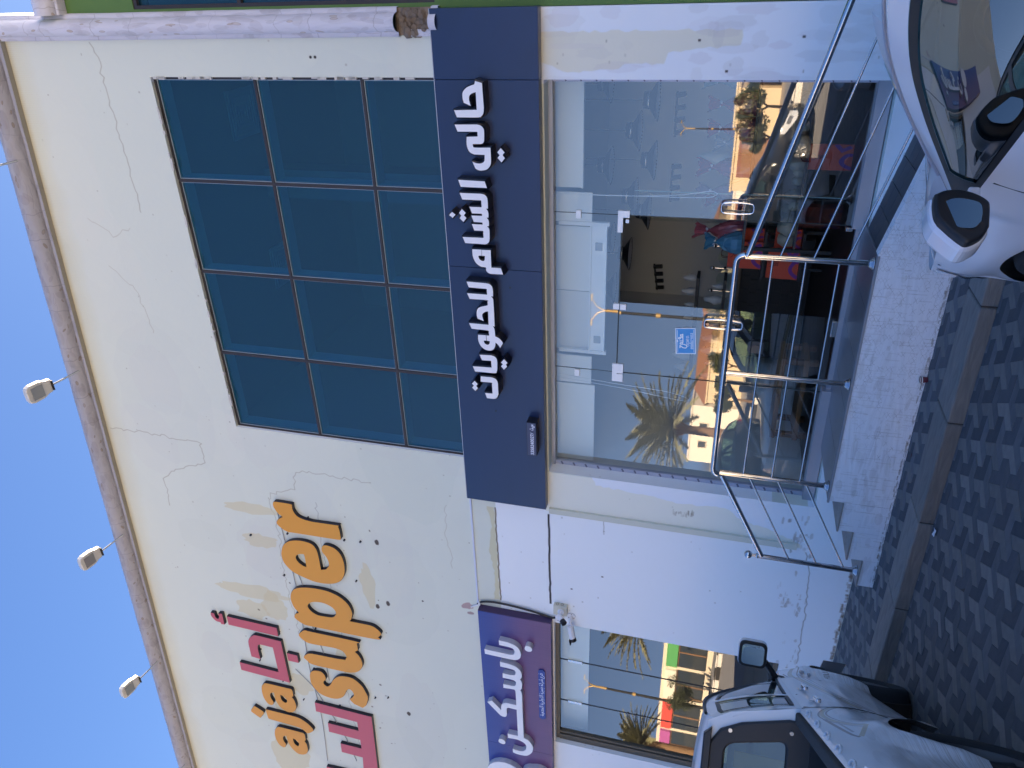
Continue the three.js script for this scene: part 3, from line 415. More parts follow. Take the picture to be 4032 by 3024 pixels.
{
  const S = thing('shop_sign', 'wide navy blue sign box with white raised Arabic letters over the sweet shop', 'sign');
  const z = 0.12;
  for (const [a, b] of [[-4.94, -1.853], [-1.849, 0.008], [0.012, 0.617]]) obj('panel', [rbx(a, b, 3.592, 4.612, 0.01, z, 0.004)], mNavy, S);
  obj('top_edge', [bx(-4.94, 0.617, 4.613, 4.622, 0.0, z - 0.01)], M([0.45, 0.47, 0.5], 0.5, 0.3), S);
  const tf = canvas(64, 64, (g) => { g.fillStyle = '#fff'; g.fillRect(0, 0, 64, 64); });
  const mFace = M([0.90, 0.90, 0.93], 0.35, 0), mSide = M([0.008, 0.009, 0.018], 0.3);
  for (const str of LETTERS.shop) {
    const s = outline(str), b = ext(s, 0.118, 0.013, 1);
    const L = obj('letter', moved(b, 0, 0, z + 0.002), mSide, S);
    obj('letter_face', moved(ext(s, 0.003), 0, 0, z + 0.1335), mFace, L);
  }
  for (const p of [[[-2.05, 3.95], [-2.06, 3.93]], [[-3.6, 4.18], [-3.62, 4.15]]]) obj('scuff', [bx(p[0][0] - 0.008, p[0][0] + 0.012, p[0][1] - 0.02, p[0][1], z, z + 0.002)], mSide, S);
  // licence plate box
  const pt = canvas(1024, 232, (g, w, h) => {
    g.fillStyle = 'rgb(66,70,98)'; g.fillRect(0, 0, w, h); g.strokeStyle = 'rgb(40,44,66)'; g.lineWidth = 6; g.strokeRect(3, 3, w - 6, h - 6);
    g.fillStyle = g.strokeStyle = 'rgb(240,242,250)'; g.font = 'bold 118px sans-serif'; g.textBaseline = 'alphabetic';
    g.fillText('3358240027/', 24, 172); const tw = g.measureText('3358240027/').width;
    arabic(g, 's.T', Math.min(w - 30, 24 + tw + 250), 160, 118, 14);
  });
  const P = thing('licence_plate_sign', 'small dark box sign with the long number at the left end of the navy sign', 'sign');
  obj('box', [bx(-4.074, -3.622, 3.66, 3.772, z + 0.001, z + 0.124)], M([0.01, 0.011, 0.02], 0.3), P);
  const fp = new THREE.PlaneGeometry(0.445, 0.105); obj('face', [moved(fp, -3.848, 3.716, z + 0.1255)], M(0xffffff, 0.4, 0, { map: pt }), P);
}
{
  const S = thing('supermarket_sign', 'orange and red raised letters reading aja super high on the cream wall', 'sign');
  const o = M([0.74, 0.33, 0.025], 0.42, 0, { bumpMap: rep(fine, 3, 3), bumpScale: 0.0006 }), r = M([0.56, 0.11, 0.125], 0.42, 0, { bumpMap: rep(fine, 3, 3), bumpScale: 0.0006 }), d = M([0.010, 0.010, 0.022], 0.4);
  LETTERS.super.forEach((str, i) => {
    const s = outline(str), red = [5, 6, 7, 8, 13].includes(i);
    const L = obj('letter', moved(ext(s, 0.05, 0.004, 1), 0, 0, 0.0045), d, S);
    obj('letter_face', moved(ext(s, 0.004), 0, 0, 0.0585), red ? r : o, L);
  });
  const pins = []; for (let i = 0; i < 34; i++) pins.push(moved(rotd(bx(-0.012, 0.012, -0.01, 0.01, 0, 0.03), 0, 0, rnd() * 3), rr(-10.5, -5.7), rr(6.2, 8.6), 0));
  obj('bracket', pins, d, S);
  const w = []; for (const [a, b, c] of [[[-5.75, 7.55], [-8.9, 7.62], [-11.4, 7.7]], [[-6.6, 7.5], [-7.9, 7.4], [-9.2, 7.3]], [[-9.1, 7.9], [-9.8, 7.5], [-11.2, 7.1]]]) w.push(tube([[...a, 0.012], [(a[0] + b[0]) / 2, (a[1] + b[1]) / 2 - 0.06, 0.012], [...b, 0.012], [(c[0] + b[0]) / 2, (c[1] + b[1]) / 2 - 0.05, 0.012], [...c, 0.012]], 0.006, 60, 5));
  obj('cable', w, M([0.36, 0.38, 0.42], 0.6), S);
}
{
  const S = thing('ice_cream_sign', 'blue to purple sign box with thick white Arabic letters over the second shop', 'sign');
  const z = 0.12, gt = canvas(256, 512, (g, w, h) => { const gr = g.createLinearGradient(0, 0, w * 0.25, h); gr.addColorStop(0, 'rgb(46,66,146)'); gr.addColorStop(0.22, 'rgb(56,66,140)'); gr.addColorStop(0.62, 'rgb(104,72,122)'); gr.addColorStop(1, 'rgb(112,74,112)'); g.fillStyle = gr; g.fillRect(0, 0, w, h); for (let i = 0; i < h; i += 3) { g.fillStyle = `rgba(20,16,60,${rr(0.0, 0.05)})`; g.fillRect(0, i, w, 1); } for (let i = 0; i < w; i += 2) { g.fillStyle = `rgba(20,16,60,${rr(0.0, 0.06)})`; g.fillRect(i, 0, 1, h); } });
  const mG = M(0xffffff, 0.45, 0, { map: gt, clearcoat: 0.15 });
  const pan = (a, b) => { const g = bx(a, b, 3.552, 4.585, 0.005, z), uv = g.attributes.uv, p = g.attributes.position; for (let i = 0; i < uv.count; i++) uv.setXY(i, (p.getX(i) + 12) / 6, (p.getY(i) - 3.552) / 1.033); return g; };
  obj('panel', pan(-9.648, -6.876), mG, S); obj('panel', pan(-12.6, -9.654), mG, S);
  obj('edge_trim', [bx(-6.874, -6.866, 3.552, 4.585, 0.004, z - 0.004)], M([0.06, 0.035, 0.1], 0.5), S);
  const mL = M([0.88, 0.89, 0.92], 0.4), mS = M([0.50, 0.52, 0.58], 0.5);
  const add = (s) => { const L = obj('letter', moved(ext(s, 0.08, 0, 1), 0, 0, z + 0.001), mS, S); obj('letter_face', moved(ext(s, 0.004), 0, 0, z + 0.0815), mL, L); };
  for (const str of LETTERS.ice) add(outline(str));
  const disc = new THREE.Shape(); disc.absellipse(-10.28, 4.30, 0.31, 0.30, 0, Math.PI * 2); add(disc);
  const lobe = new THREE.Shape(); lobe.absarc(-10.12, 3.86, 0.16, 0.1, 2.6); lobe.lineTo(-10.3, 3.8); lobe.absarc(-10.1, 3.76, 0.17, 3.6, 6.5); add(lobe);
  const pl = canvas(1024, 116, (g, w, h) => { g.fillStyle = 'rgb(34,62,150)'; g.fillRect(0, 0, w, h); g.strokeStyle = g.fillStyle = 'rgb(240,244,252)'; const str = 'frE Srkh jmyzh ALtjaryh ALmxdwdh', k = (w - 90) / arabicWidth(str); arabic(g, str, w - 40, 76, k * 1.0, 7); });
  const pill = new THREE.Shape(); pill.moveTo(-8.79, 3.64); pill.lineTo(-7.84, 3.64); pill.absarc(-7.84, 3.69, 0.05, -Math.PI / 2, Math.PI / 2); pill.lineTo(-8.79, 3.74); pill.absarc(-8.79, 3.69, 0.05, Math.PI / 2, Math.PI * 1.5);
  const P = obj('name_strip', moved(ext(pill, 0.015), 0, 0, z + 0.001), M([0.02, 0.05, 0.25], 0.4), S);
  obj('lettering', [moved(new THREE.PlaneGeometry(0.99, 0.088), -8.315, 3.69, z + 0.0175)], M(0xffffff, 0.4, 0, { map: pl }), P);
}
{ // open sticker on the closed leaf
  const t = canvas(512, 352, (g, w, h) => {
    g.fillStyle = 'rgb(226,238,248)'; g.fillRect(0, 0, w, h); g.fillStyle = 'rgb(74,160,226)'; g.fillRect(20, 20, w - 40, h - 40); g.fillStyle = 'rgb(226,238,248)'; g.fillRect(34, 34, w - 68, 8); g.fillRect(34, h - 42, w - 68, 8);
    g.fillStyle = g.strokeStyle = 'rgb(244,250,255)'; arabic(g, 'mftwH', 390, 130, 150, 17);
    g.font = '92px serif'; g.textAlign = 'center'; g.fillText('open', w / 2, 236); g.font = 'bold 58px sans-serif'; g.fillText('0506671832', w / 2, 302);
  });
  const s = thing('open_sticker', 'blue and white open sticker with a phone number on the door glass', 'sticker', [-2.65, 2.105, -0.207]); s.rotation.z = 0.09;
  obj('sheet', [new THREE.BoxGeometry(0.31, 0.215, 0.002)], M(0xffffff, 0.5, 0, { map: t }), s);
}
// ------------------------------------------------------------------ ground, paving, kerb
const LOT = -0.105;
const asphalt = dataTex(512, 512, (x, y) => { const n = 122 + 24 * tnoise(x, y, 5, 4) + rr(-14, 14); return [n, n, n * 1.02]; }, true);
struct(obj('ground', [patch((u, v) => { const x = -260 + 520 * u, z = -60 + 320 * v; return [x, LOT - 0.03, z, x, z]; }, 40, 30, true)], M([0.36, 0.31, 0.25], 0.95, 0, { map: rep(dataTex(256, 256, (x, y) => { const n = 215 + 50 * tnoise(x, y, 6, 4); return [n, n, n]; }), 0.2, 0.2) })));
struct(obj('road', [patch((u, v) => { const x = -120 + 240 * u, z = 10.4 + 11 * v; return [x, LOT - 0.012, z, x / 4, z / 4]; }, 20, 4, true), patch((u, v) => { const x = -120 + 240 * u, z = 24.2 + 10 * v; return [x, LOT - 0.012, z, x / 4, z / 4]; }, 20, 4, true)], M(0xffffff, 0.9, 0, { map: asphalt })));
{
  const U = 0.105, e1 = [U / 2, U * 0.8660254], e2 = [-U / 2, U * 0.8660254];
  const at = (a, b) => [a * e1[0] + b * e2[0], a * e1[1] + b * e2[1]];
  // three L shapes made of three rhombs each; together they tile a hexagonal lattice. a, b count e1 and e2; e3 = e1 - e2
  const kinds = [
    [[0, 0], [2, 0], [2, 2], [1, 2], [1, 1], [0, 1]],
    [[0, 1], [1, 1], [-1, 3], [-3, 3], [-2, 2], [-1, 2]],
    [[2, 0], [4, -2], [4, -1], [3, 0], [3, 1], [2, 2]],
  ].map((k) => k.map(([a, b]) => at(a, b)));
  const texA = dataTex(256, 256, (x, y) => { const n = 205 + 60 * tnoise(x, y, 5, 4) + rr(-20, 20); return [n, n, n]; });
  const tone = [[0.215, 0.21, 0.20], [0.09, 0.096, 0.108], [0.14, 0.144, 0.153]];
  const mats = tone.map((c) => [0.86, 1, 1.16].map((k) => M(c.map((q) => q * k), 0.85, 0, { map: rep(texA, 2.2, 2.2), bumpMap: rep(fine, 4, 4), bumpScale: 0.0015 })));
  const shrink = (P) => { const n = P.length, o = []; let A = 0; for (let i = 0; i < n; i++) { const a = P[i], b = P[(i + 1) % n]; A += a[0] * b[1] - b[0] * a[1]; } const sg = Math.sign(A), g = 0.0022; for (let i = 0; i < n; i++) { const a = P[(i + n - 1) % n], b = P[i], c = P[(i + 1) % n]; const d = (p, q) => { const l = Math.hypot(q[0] - p[0], q[1] - p[1]); return [-(q[1] - p[1]) / l * sg, (q[0] - p[0]) / l * sg]; }; const n1 = d(a, b), n2 = d(b, c), k = 1 + n1[0] * n2[0] + n1[1] * n2[1]; o.push([b[0] + g * (n1[0] + n2[0]) / k, b[1] + g * (n1[1] + n2[1]) / k]); } return o; };
  const slab = (P, du, raw) => { const Q = P.length === 6 && !raw ? shrink(P) : P, g = ext(shapeOf(Q.map(([x, z]) => [x, -z])), 0.02, raw ? 0 : 0.0022, 1); g.translate(0, 0, raw ? -0.0205 : -0.0222); const uv = g.attributes.uv; for (let i = 0; i < uv.count; i++) uv.setXY(i, uv.getX(i) + du, uv.getY(i) + du * 1.7); g.rotateX(-Math.PI / 2); return g; };
  const geos = kinds.map((k) => [0, 0.31, 0.67].map((d) => slab(k, d)));
  const clip = (P, ax, lim, keepLess) => { const o = [], inn = (p) => keepLess ? p[ax] <= lim : p[ax] >= lim; for (let i = 0; i < P.length; i++) { const a = P[i], b = P[(i + 1) % P.length]; if (inn(a)) o.push(a); if (inn(a) !== inn(b)) { const t = (lim - a[ax]) / (b[ax] - a[ax]); o.push([a[0] + (b[0] - a[0]) * t, a[1] + (b[1] - a[1]) * t]); } } return o; };
  camera.updateMatrixWorld(); camera.updateProjectionMatrix();
  const pm = new THREE.Matrix4().multiplyMatrices(camera.projectionMatrix, camera.matrixWorldInverse), q = V(0, 0, 0);
  const fields = [['forecourt', -9.5, 5.5, 1.665, 10.4, LOT, 205], ['sidewalk', -15, 3.2, 0.012, 1.265, 0, 95]];
  for (const [name, x0, x1, z0, z1, y, most] of fields) {
    const G = struct(new THREE.Group()); G.name = name; scene.add(G);
    obj('bed', [patch((u, v) => { const x = x0 + (x1 - x0) * u, z = z0 + (z1 - z0) * v; return [x, y - 0.004, z, x, z]; }, 1, 1, true)], M([0.10, 0.085, 0.07], 0.95, 0, { map: rep(texA, 1, 1) }), G);
    const list = [];
    for (let i = -80; i < 140; i++) for (let j = -140; j < 80; j++) {
      const o = at(3 * i, 3 * j); o[0] += -3.03; o[1] += 1.62;
      if (o[0] < x0 - 0.4 || o[0] > x1 + 0.4 || o[1] < z0 - 0.5 || o[1] > z1 + 0.3) continue;
      kinds.forEach((k, n) => {
        const P = k.map((p) => [p[0] + o[0], p[1] + o[1]]);
        let C = P; for (const [ax, lim, less] of [[0, x0, false], [0, x1, true], [1, z0, false], [1, z1, true]]) C = C.length ? clip(C, ax, lim, less) : C;
        C = C.filter((p, i) => { const b = C[(i + 1) % C.length]; return Math.hypot(p[0] - b[0], p[1] - b[1]) > 1e-4; });
        if (C.length < 3 || Math.abs(C.reduce((s, p, i) => { const b = C[(i + 1) % C.length]; return s + p[0] * b[1] - b[0] * p[1]; }, 0)) < 4e-4) return;
        const whole = C.length === 6 && P.every((p) => p[0] >= x0 && p[0] <= x1 && p[1] >= z0 && p[1] <= z1);
        const c = P.reduce((s, p) => [s[0] + p[0] / 6, s[1] + p[1] / 6], [0, 0]);
        q.set(c[0], y, c[1]); const dist = q.distanceTo(camera.position); q.applyMatrix4(pm);
        // those the photograph shows: in the frame and not under the landing or the vehicles
        const hid = (y === 0 && c[0] > -4.7 && c[1] < 0.85) || (y < 0 && (c[0] > -1.15 + (c[1] - 2.4) * 0.2 || (c[0] * 0.735 - c[1] * 0.678 < -5.0))) || (c[0] > -1.3);
        const seen = Math.abs(q.x) < 1.02 && Math.abs(q.y) < 1.02 && q.z < 1 && !hid;
        list.push({ o, n, C, whole, seen, dist, t: Math.min(2, Math.floor(rnd() * 3)), d: Math.min(2, Math.floor(rnd() * 3)), lift: rr(-0.0025, 0.0022), tilt: [rr(-0.006, 0.006), rr(-0.006, 0.006)] });
      });
    }
    const show = list.filter((p) => p.seen && p.whole).sort((a, b) => a.dist - b.dist).slice(0, most), own = new Set(show), rest = [[], [], []];
    for (const p of show) { const m = obj('paver', geos[p.n][p.d], mats[p.n][p.t], G); m.name = numbered('paver'); m.position.set(p.o[0], y + p.lift, p.o[1]); m.rotation.set(p.tilt[0], 0, p.tilt[1]); }
    for (const p of list) if (!own.has(p)) { const g = p.whole ? geos[p.n][p.d].clone() : slab(p.C, 0.2, true); if (p.whole) { g.translate(p.o[0], y + p.lift, p.o[1]); } else g.translate(0, y, 0); rest[p.n].push(g); }
    rest.forEach((g, n) => { if (g.length) obj('paver_field', g, mats[n][1], G).userData.kind = 'stuff'; });
  }
}
{
  const K = struct(new THREE.Group()); K.name = 'kerb'; scene.add(K);
  const kt = dataTex(256, 256, (x, y) => { const n = 190 + 80 * tnoise(x, y, 4, 5); return [n, n * 0.98, n * 0.94]; });
  const m = [0.9, 1, 1.1].map((k) => M([0.27 * k, 0.26 * k, 0.25 * k], 0.9, 0, { map: rep(kt, 1.3, 1.3), bumpMap: rep(grain, 2, 2), bumpScale: 0.006 }));
  for (let i = 0; i < 21; i++) {
    const x = -15 + i * 0.98, g = new RoundedBoxGeometry(0.968, 0.19, 0.382, 2, 0.014), p = g.attributes.position;
    for (let k = 0; k < p.count; k++) p.setXYZ(k, p.getX(k), p.getY(k) + 0.006 * fbm(p.getX(k) * 5 + i * 3, p.getZ(k) * 5), p.getZ(k) + 0.006 * fbm(p.getX(k) * 6 + i * 5, p.getY(k) * 6));
    g.computeVertexNormals(); moved(g, x + 0.484, -0.091 + rr(-0.004, 0.004), 1.462);
    const o = obj('kerbstone', g, m[i % 3], K); o.name = numbered('kerbstone');
  }
  obj('mortar', [bx(-15, 5.5, -0.15, -0.008, 1.272, 1.64)], M([0.07, 0.062, 0.055], 0.95), K);
}
// ------------------------------------------------------------------ landing, steps and ramp
{
  const ct = canvas(2048, 512, (g, w, h) => {                         // 4 m by 1 m of old painted plaster
    g.fillStyle = 'rgb(236,236,240)'; g.fillRect(0, 0, w, h);
    for (let i = 0; i < 300; i++) { g.fillStyle = `rgba(${rnd() < 0.5 ? '176,170,166' : '240,242,248'},${rr(0.05, 0.2)})`; g.beginPath(); g.ellipse(rr(0, w), rr(0, h), rr(8, 70), rr(4, 30), rr(-0.3, 0.3), 0, 7); g.fill(); }
    for (let i = 0; i < 420; i++) { const x = rr(0.18, 1) * w, y = rr(0, h); g.fillStyle = `rgba(140,132,122,${rr(0.04, 0.2)})`; g.fillRect(x, y, rr(2, 5), rr(12, 130)); }
    const cell = 26; for (let x = w * 0.45; x < w; x += cell) for (let y = 0; y < h; y += cell) {   // map cracking towards the right end
      if (rnd() > 0.25 + 0.75 * (x / w - 0.45)) continue;
      const n = (a, b) => [x + a * cell + 9 * fbm((x + a * cell) * 0.05, (y + b * cell) * 0.05), y + b * cell + 9 * fbm((y + b * cell) * 0.05 + 5, (x + a * cell) * 0.05)];
      g.strokeStyle = `rgba(116,110,104,${rr(0.2, 0.5)})`; g.lineWidth = rr(0.7, 1.5); g.beginPath(); const p = n(0, 0); g.moveTo(...p); g.lineTo(...n(rr(0.3, 0.7), rr(0.2, 0.6))); g.lineTo(...n(1, rr(0.7, 1.1))); g.stroke(); g.beginPath(); g.moveTo(...n(1, 0)); g.lineTo(...n(rr(0.3, 0.7), rr(0.3, 0.6))); g.lineTo(...n(rr(0, 0.3), 1)); g.stroke();
    }
    for (let i = 0; i < 260; i++) { const x = rr(0, w); g.fillStyle = `rgba(112,100,88,${rr(0.1, 0.4)})`; g.fillRect(x, h - rr(0, 30), rr(4, 40), rr(3, 12)); }
  });
  const side = (g, x0 = -5) => { const p = g.attributes.position, nn = g.attributes.normal, uv = g.attributes.uv; for (let i = 0; i < p.count; i++) Math.abs(nn.getZ(i)) > 0.5 ? uv.setXY(i, (p.getX(i) - x0) / 4, p.getY(i) / 0.62) : uv.setXY(i, (p.getX(i) - x0) / 4, p.getZ(i)); return g; };
  const mP = M(0xffffff, 0.88, 0, { map: ct, bumpMap: rep(grain, 1.5, 1.5), bumpScale: 0.008 });
  const S = thing('entrance_landing', 'white plastered landing with steps at one end and a dark tiled ramp at the other', 'landing');
  obj('side', [side(bx(-3.74, -1.24, -0.1, 0.565, 0.0, 0.82))], mP, S);
  const mT = M([0.21, 0.205, 0.215], 0.28, 0, { map: rep(dataTex(256, 256, (x, y) => { const n = 210 + 60 * tnoise(x, y, 3, 5); return [n, n, n]; }), 0.9, 0.9) });
  for (let i = 0; i < 5; i++) obj('tile', [rbx(-3.735 + i * 0.5, -3.735 + i * 0.5 + 0.497, 0.568, 0.588, -0.2, 0.80, 0.003)], mT, S);
  obj('tile_edge', [bx(-3.76, -1.24, 0.566, 0.586, 0.80, 0.826)], M([0.30, 0.30, 0.32], 0.7), S);
  for (const [x0, x1, y] of [[-4.08, -3.742, 0.43], [-4.42, -4.082, 0.287], [-4.75, -4.422, 0.143]]) { const g = obj('step', [side(bx(x0, x1, -0.1, y, 0.0, 0.82))], mP, S); obj('tread', [bx(x0 - 0.012, x1, y + 0.001, y + 0.018, 0.0, 0.83)], M([0.40, 0.385, 0.37], 0.7, 0, { map: rep(kT(), 1, 1) }), g); }
  // ramp going down to the right: sloping dark tiles between a low wall edge
  const ry = (x) => 0.585 - (x + 1.24) * 0.262, rampWall = (z0, z1, lift) => ext(shapeOf([[-1.24, -0.1], [0.99, -0.1], [0.99, 0.0 + lift], [-1.24, 0.585 + lift]]), z1 - z0).translate(0, 0, z0);
  obj('ramp_wall', [side(rampWall(0.70, 0.82, 0.0), -4.2)], mP, S); obj('ramp_wall', [side(rampWall(0, 0.08, -0.02), -4.2)], mP, S);
  const td = [M([0.055, 0.058, 0.066], 0.5), M([0.066, 0.069, 0.076], 0.5), M([0.048, 0.05, 0.058], 0.5)], A = Math.atan(0.262);
  obj('ramp_bed', [ext(shapeOf([[-1.24, -0.1], [0.96, -0.1], [0.96, -0.03], [-1.24, 0.555]]), 0.61).translate(0, 0, 0.085)], M([0.11, 0.11, 0.12], 0.9), S);
  for (let i = 0; i < 10; i++) for (let k = 0; k < 3; k++) { const t = obj('ramp_tile', new RoundedBoxGeometry(0.219, 0.02, 0.196, 1, 0.003), td[(i * 2 + k * k + (i >> 1)) % 3], S); const x = -1.125 + i * 0.2165; t.position.set(x, ry(x) - 0.014, 0.19 + k * 0.2); t.rotation.z = -A; }
}
function kT() { return dataTex(128, 128, (x, y) => { const n = 190 + 70 * tnoise(x, y, 5, 4); return [n, n * 0.98, n * 0.95]; }); }
// ------------------------------------------------------------------ steel handrail
{
  const H = thing('handrail', 'polished stainless steel handrail with ball end along the landing, steps and ramp', 'handrail'), z = 0.75;
  const posts = [[-1.33, 0.588, 1.62], [-2.48, 0.588, 1.665], [-3.62, 0.588, 1.62], [-4.62, 0.16, 1.14], [0.98, 0.02, 0.98]];
  for (const [x, y0, y1] of posts) {
    const P = obj('post', [rod([x, y0, z], [x, y1, z], 0.0255, 0.0255, 24)], mSteel, H);
    obj('base_flange', [moved(lathe([[0.0, 0.045], [0.03, 0.045], [0.036, 0.035], [0.037, 0.026], [0.045, 0.022], [0.046, 0.013], [0.056, 0.009], [0.057, 0.0], [0, 0]]), x, y0, z)], mSteelSatin, P);
  }
  obj('ball_finial', [ball([-4.62, 1.232, z], 0.043, 28, 20), rod([-4.62, 1.13, z], [-4.62, 1.2, z], 0.014), moved(lathe([[0, 0.03], [0.02, 0.03], [0.027, 0.015], [0.027, 0], [0, 0]]), -4.62, 1.13, z)], mSteel, H);
  obj('top_rail', [rod([-3.56, 1.69, z], [-1.41, 1.69, z], 0.0265, 0.0265, 24), tube([[-3.56, 1.69, z], [-3.60, 1.684, z], [-3.632, 1.665, z], [-3.648, 1.635, z]], 0.0265, 24, 24), tube([[-1.41, 1.69, z], [-1.365, 1.684, z], [-1.335, 1.662, z], [-1.32, 1.62, z]], 0.0265, 24, 24)], mSteel, H);
  obj('top_rail', [rod([-3.645, 1.60, z], [-4.62, 1.095, z], 0.0255, 0.0255, 24)], mSteel, H);
  obj('top_rail', [rod([-1.325, 1.60, z], [0.98, 1.008, z], 0.0265, 0.0265, 24), ball([-1.322, 1.605, z], 0.0268)], mSteel, H);
  for (const y of [1.39, 1.12, 0.855]) {
    obj('lower_rail', [rod([-3.62, y, z], [-2.48, y, z], 0.0095)], mSteel, H); obj('lower_rail', [rod([-2.48, y, z], [-1.33, y, z], 0.0095)], mSteel, H);
    obj('lower_rail', [rod([-3.64, y - 0.065, z], [-4.62, y - 0.57, z], 0.0095)], mSteel, H);
    obj('lower_rail', [rod([-1.31, y - 0.06, z], [0.97, y - 0.664, z], 0.0095)], mSteel, H);
  }
}
// ------------------------------------------------------------------ floodlights on the roof edge
{
  const mH = M([0.62, 0.62, 0.6], 0.45, 0.1), mG = M([0.24, 0.26, 0.28], 0.12, 0, { clearcoat: 0.6 });
  const F = thing('floodlight', 'roof floodlight on a short arm, nearest the corner moulding and partly cut off', 'floodlight', [-0.89, 9.95, 0], 0, 'floodlights along the parapet');
  obj('arm', [rod([0, -0.12, -0.3], [0, 0.0, 0.56], 0.013)], mSteelSatin, F);
  const out = [[-0.075, 0.0], [0.075, 0.0], [0.08, 0.06], [0.10, 0.10], [0.11, 0.14], [0.112, 0.26], [0.095, 0.30], [0.06, 0.315], [-0.06, 0.315], [-0.095, 0.30], [-0.112, 0.26], [-0.11, 0.14], [-0.10, 0.10], [-0.08, 0.06]];
  const hg = ext(shapeOf(out), 0.05, 0.014, 3); hg.translate(0, 0, -0.036); hg.rotateX(Math.PI / 2);
  const put = (g) => rotd(g, -0.16, 0, 0).translate(0, 0.02, 0.57);
  const head = obj('head', [put(hg), put(rbx(-0.05, 0.05, 0.03, 0.075, 0.01, 0.12, 0.012))], mH, F);
  obj('lens', put(bx(-0.085, 0.085, -0.036, -0.030, 0.11, 0.27)), mG, head);
  obj('bracket', [bx(-0.07, 0.07, -0.03, 0.03, 0.55, 0.562)], mBlack, F);
  copy(F, [-3.72, 10.16, 0], 0, 'roof floodlight on a short arm, largest one wholly in view above the blue window');
  copy(F, [-6.63, 10.41, 0], 0, 'roof floodlight on a short arm, the middle one above the orange letters');
  copy(F, [-9.51, 10.65, 0], 0, 'roof floodlight on a short arm above the red letters, smallest complete one');
  copy(F, [-12.42, 10.9, 0], 0, 'roof floodlight at the far end of the parapet, only its arm in the frame');
}
// ------------------------------------------------------------------ cameras, boxes and cables between the shops
{
  const w = M([0.74, 0.75, 0.78], 0.4), bg = M([0.60, 0.58, 0.47], 0.6);
  const J = thing('junction_box', 'beige square junction box at the top corner of the white pier', 'box', [-6.655, 3.44, 0]);
  obj('body', [rbx(-0.085, 0.085, -0.10, 0.085, 0.0, 0.07, 0.008)], bg, J); obj('knockout', [moved(rotd(new THREE.TorusGeometry(0.018, 0.004, 8, 18), 0, Math.PI / 2, 0), 0.088, 0.035, 0.035), moved(rotd(new THREE.TorusGeometry(0.018, 0.004, 8, 18), 0, Math.PI / 2, 0), 0.088, -0.03, 0.035)], M([0.3, 0.28, 0.22], 0.7), J);
  const C = thing('security_camera', 'short white bullet camera with dark front on the beige box', 'camera', [-6.66, 3.42, 0.07]);
  obj('body', [rod([0, 0, 0.0], [0, 0, 0.012], 0.045, 0.045, 24), rod([0, 0, 0.01], [-0.02, -0.01, 0.07], 0.018), rod([-0.02, 0.02, 0.06], [-0.02, -0.045, 0.135], 0.036, 0.036, 24)], w, C); obj('front', [rod([-0.02, -0.046, 0.136], [-0.022, -0.085, 0.178], 0.038, 0.038, 24)], mBlack, C);
  const D = thing('security_camera', 'long white bullet camera on a round flange pointing down along the wall', 'camera', [-6.78, 3.29, 0.0]);
  obj('body', [rod([0, 0, 0], [0, 0, 0.014], 0.056, 0.056, 28), rod([0, 0, 0.01], [-0.045, 0.0, 0.075], 0.02), rod([-0.04, 0.0, 0.07], [-0.10, -0.01, 0.08], 0.022), rod([-0.09, 0.0, 0.09], [-0.265, -0.045, 0.135], 0.043, 0.043, 28)], w, D); obj('front', [rod([-0.262, -0.044, 0.134], [-0.305, -0.062, 0.146], 0.044, 0.04, 28), moved(rotd(rbx(-0.045, 0.03, -0.006, 0.008, -0.04, 0.04, 0.005), 0, 0.2, 0.25), -0.31, -0.015, 0.15)], mBlack, D);
  obj('screw', [0, 1, 2].map((k) => rod([0.04 * Math.cos(k * 2.1), 0.04 * Math.sin(k * 2.1), 0.013], [0.04 * Math.cos(k * 2.1), 0.04 * Math.sin(k * 2.1), 0.017], 0.006)), mBlack, D);
  const K = thing('junction_box', 'small white plastic box under the beige junction box', 'box', [-6.83, 3.455, 0]);
  obj('body', [rbx(-0.05, 0.05, -0.06, 0.05, 0, 0.05, 0.008)], w, K); obj('label', [bx(-0.028, -0.022, -0.03, 0.02, 0.05, 0.052)], M([0.2, 0.2, 0.24], 0.6), K);
  tag(obj('cable_trunking', [bx(-6.88, -4.94, 4.600, 4.622, 0.0, 0.02)], M([0.58, 0.64, 0.8], 0.5)), 'pale straight cable trunking running between the two sign boxes', 'trunking');
  tag(obj('cable_conduit', [tube([[-6.86, 4.62, 0.02], [-6.79, 4.55, 0.03], [-6.755, 4.36, 0.03], [-6.765, 4.08, 0.03], [-6.80, 3.8, 0.03], [-6.845, 3.57, 0.03], [-6.83, 3.5, 0.03]], 0.014, 60, 10)], mBlack), 'black flexible conduit curving down beside the purple sign', 'conduit');
  const cl = thing('pipe_clip', 'white wall plug and clip at the top of the black conduit', 'clip', [-6.9, 4.66, 0]); obj('clip', [rod([0.05, -0.06, 0.03], [-0.04, 0.06, 0.015], 0.012), rbx(0.05, 0.1, -0.09, -0.06, 0.0, 0.05, 0.004)], w, cl);
}
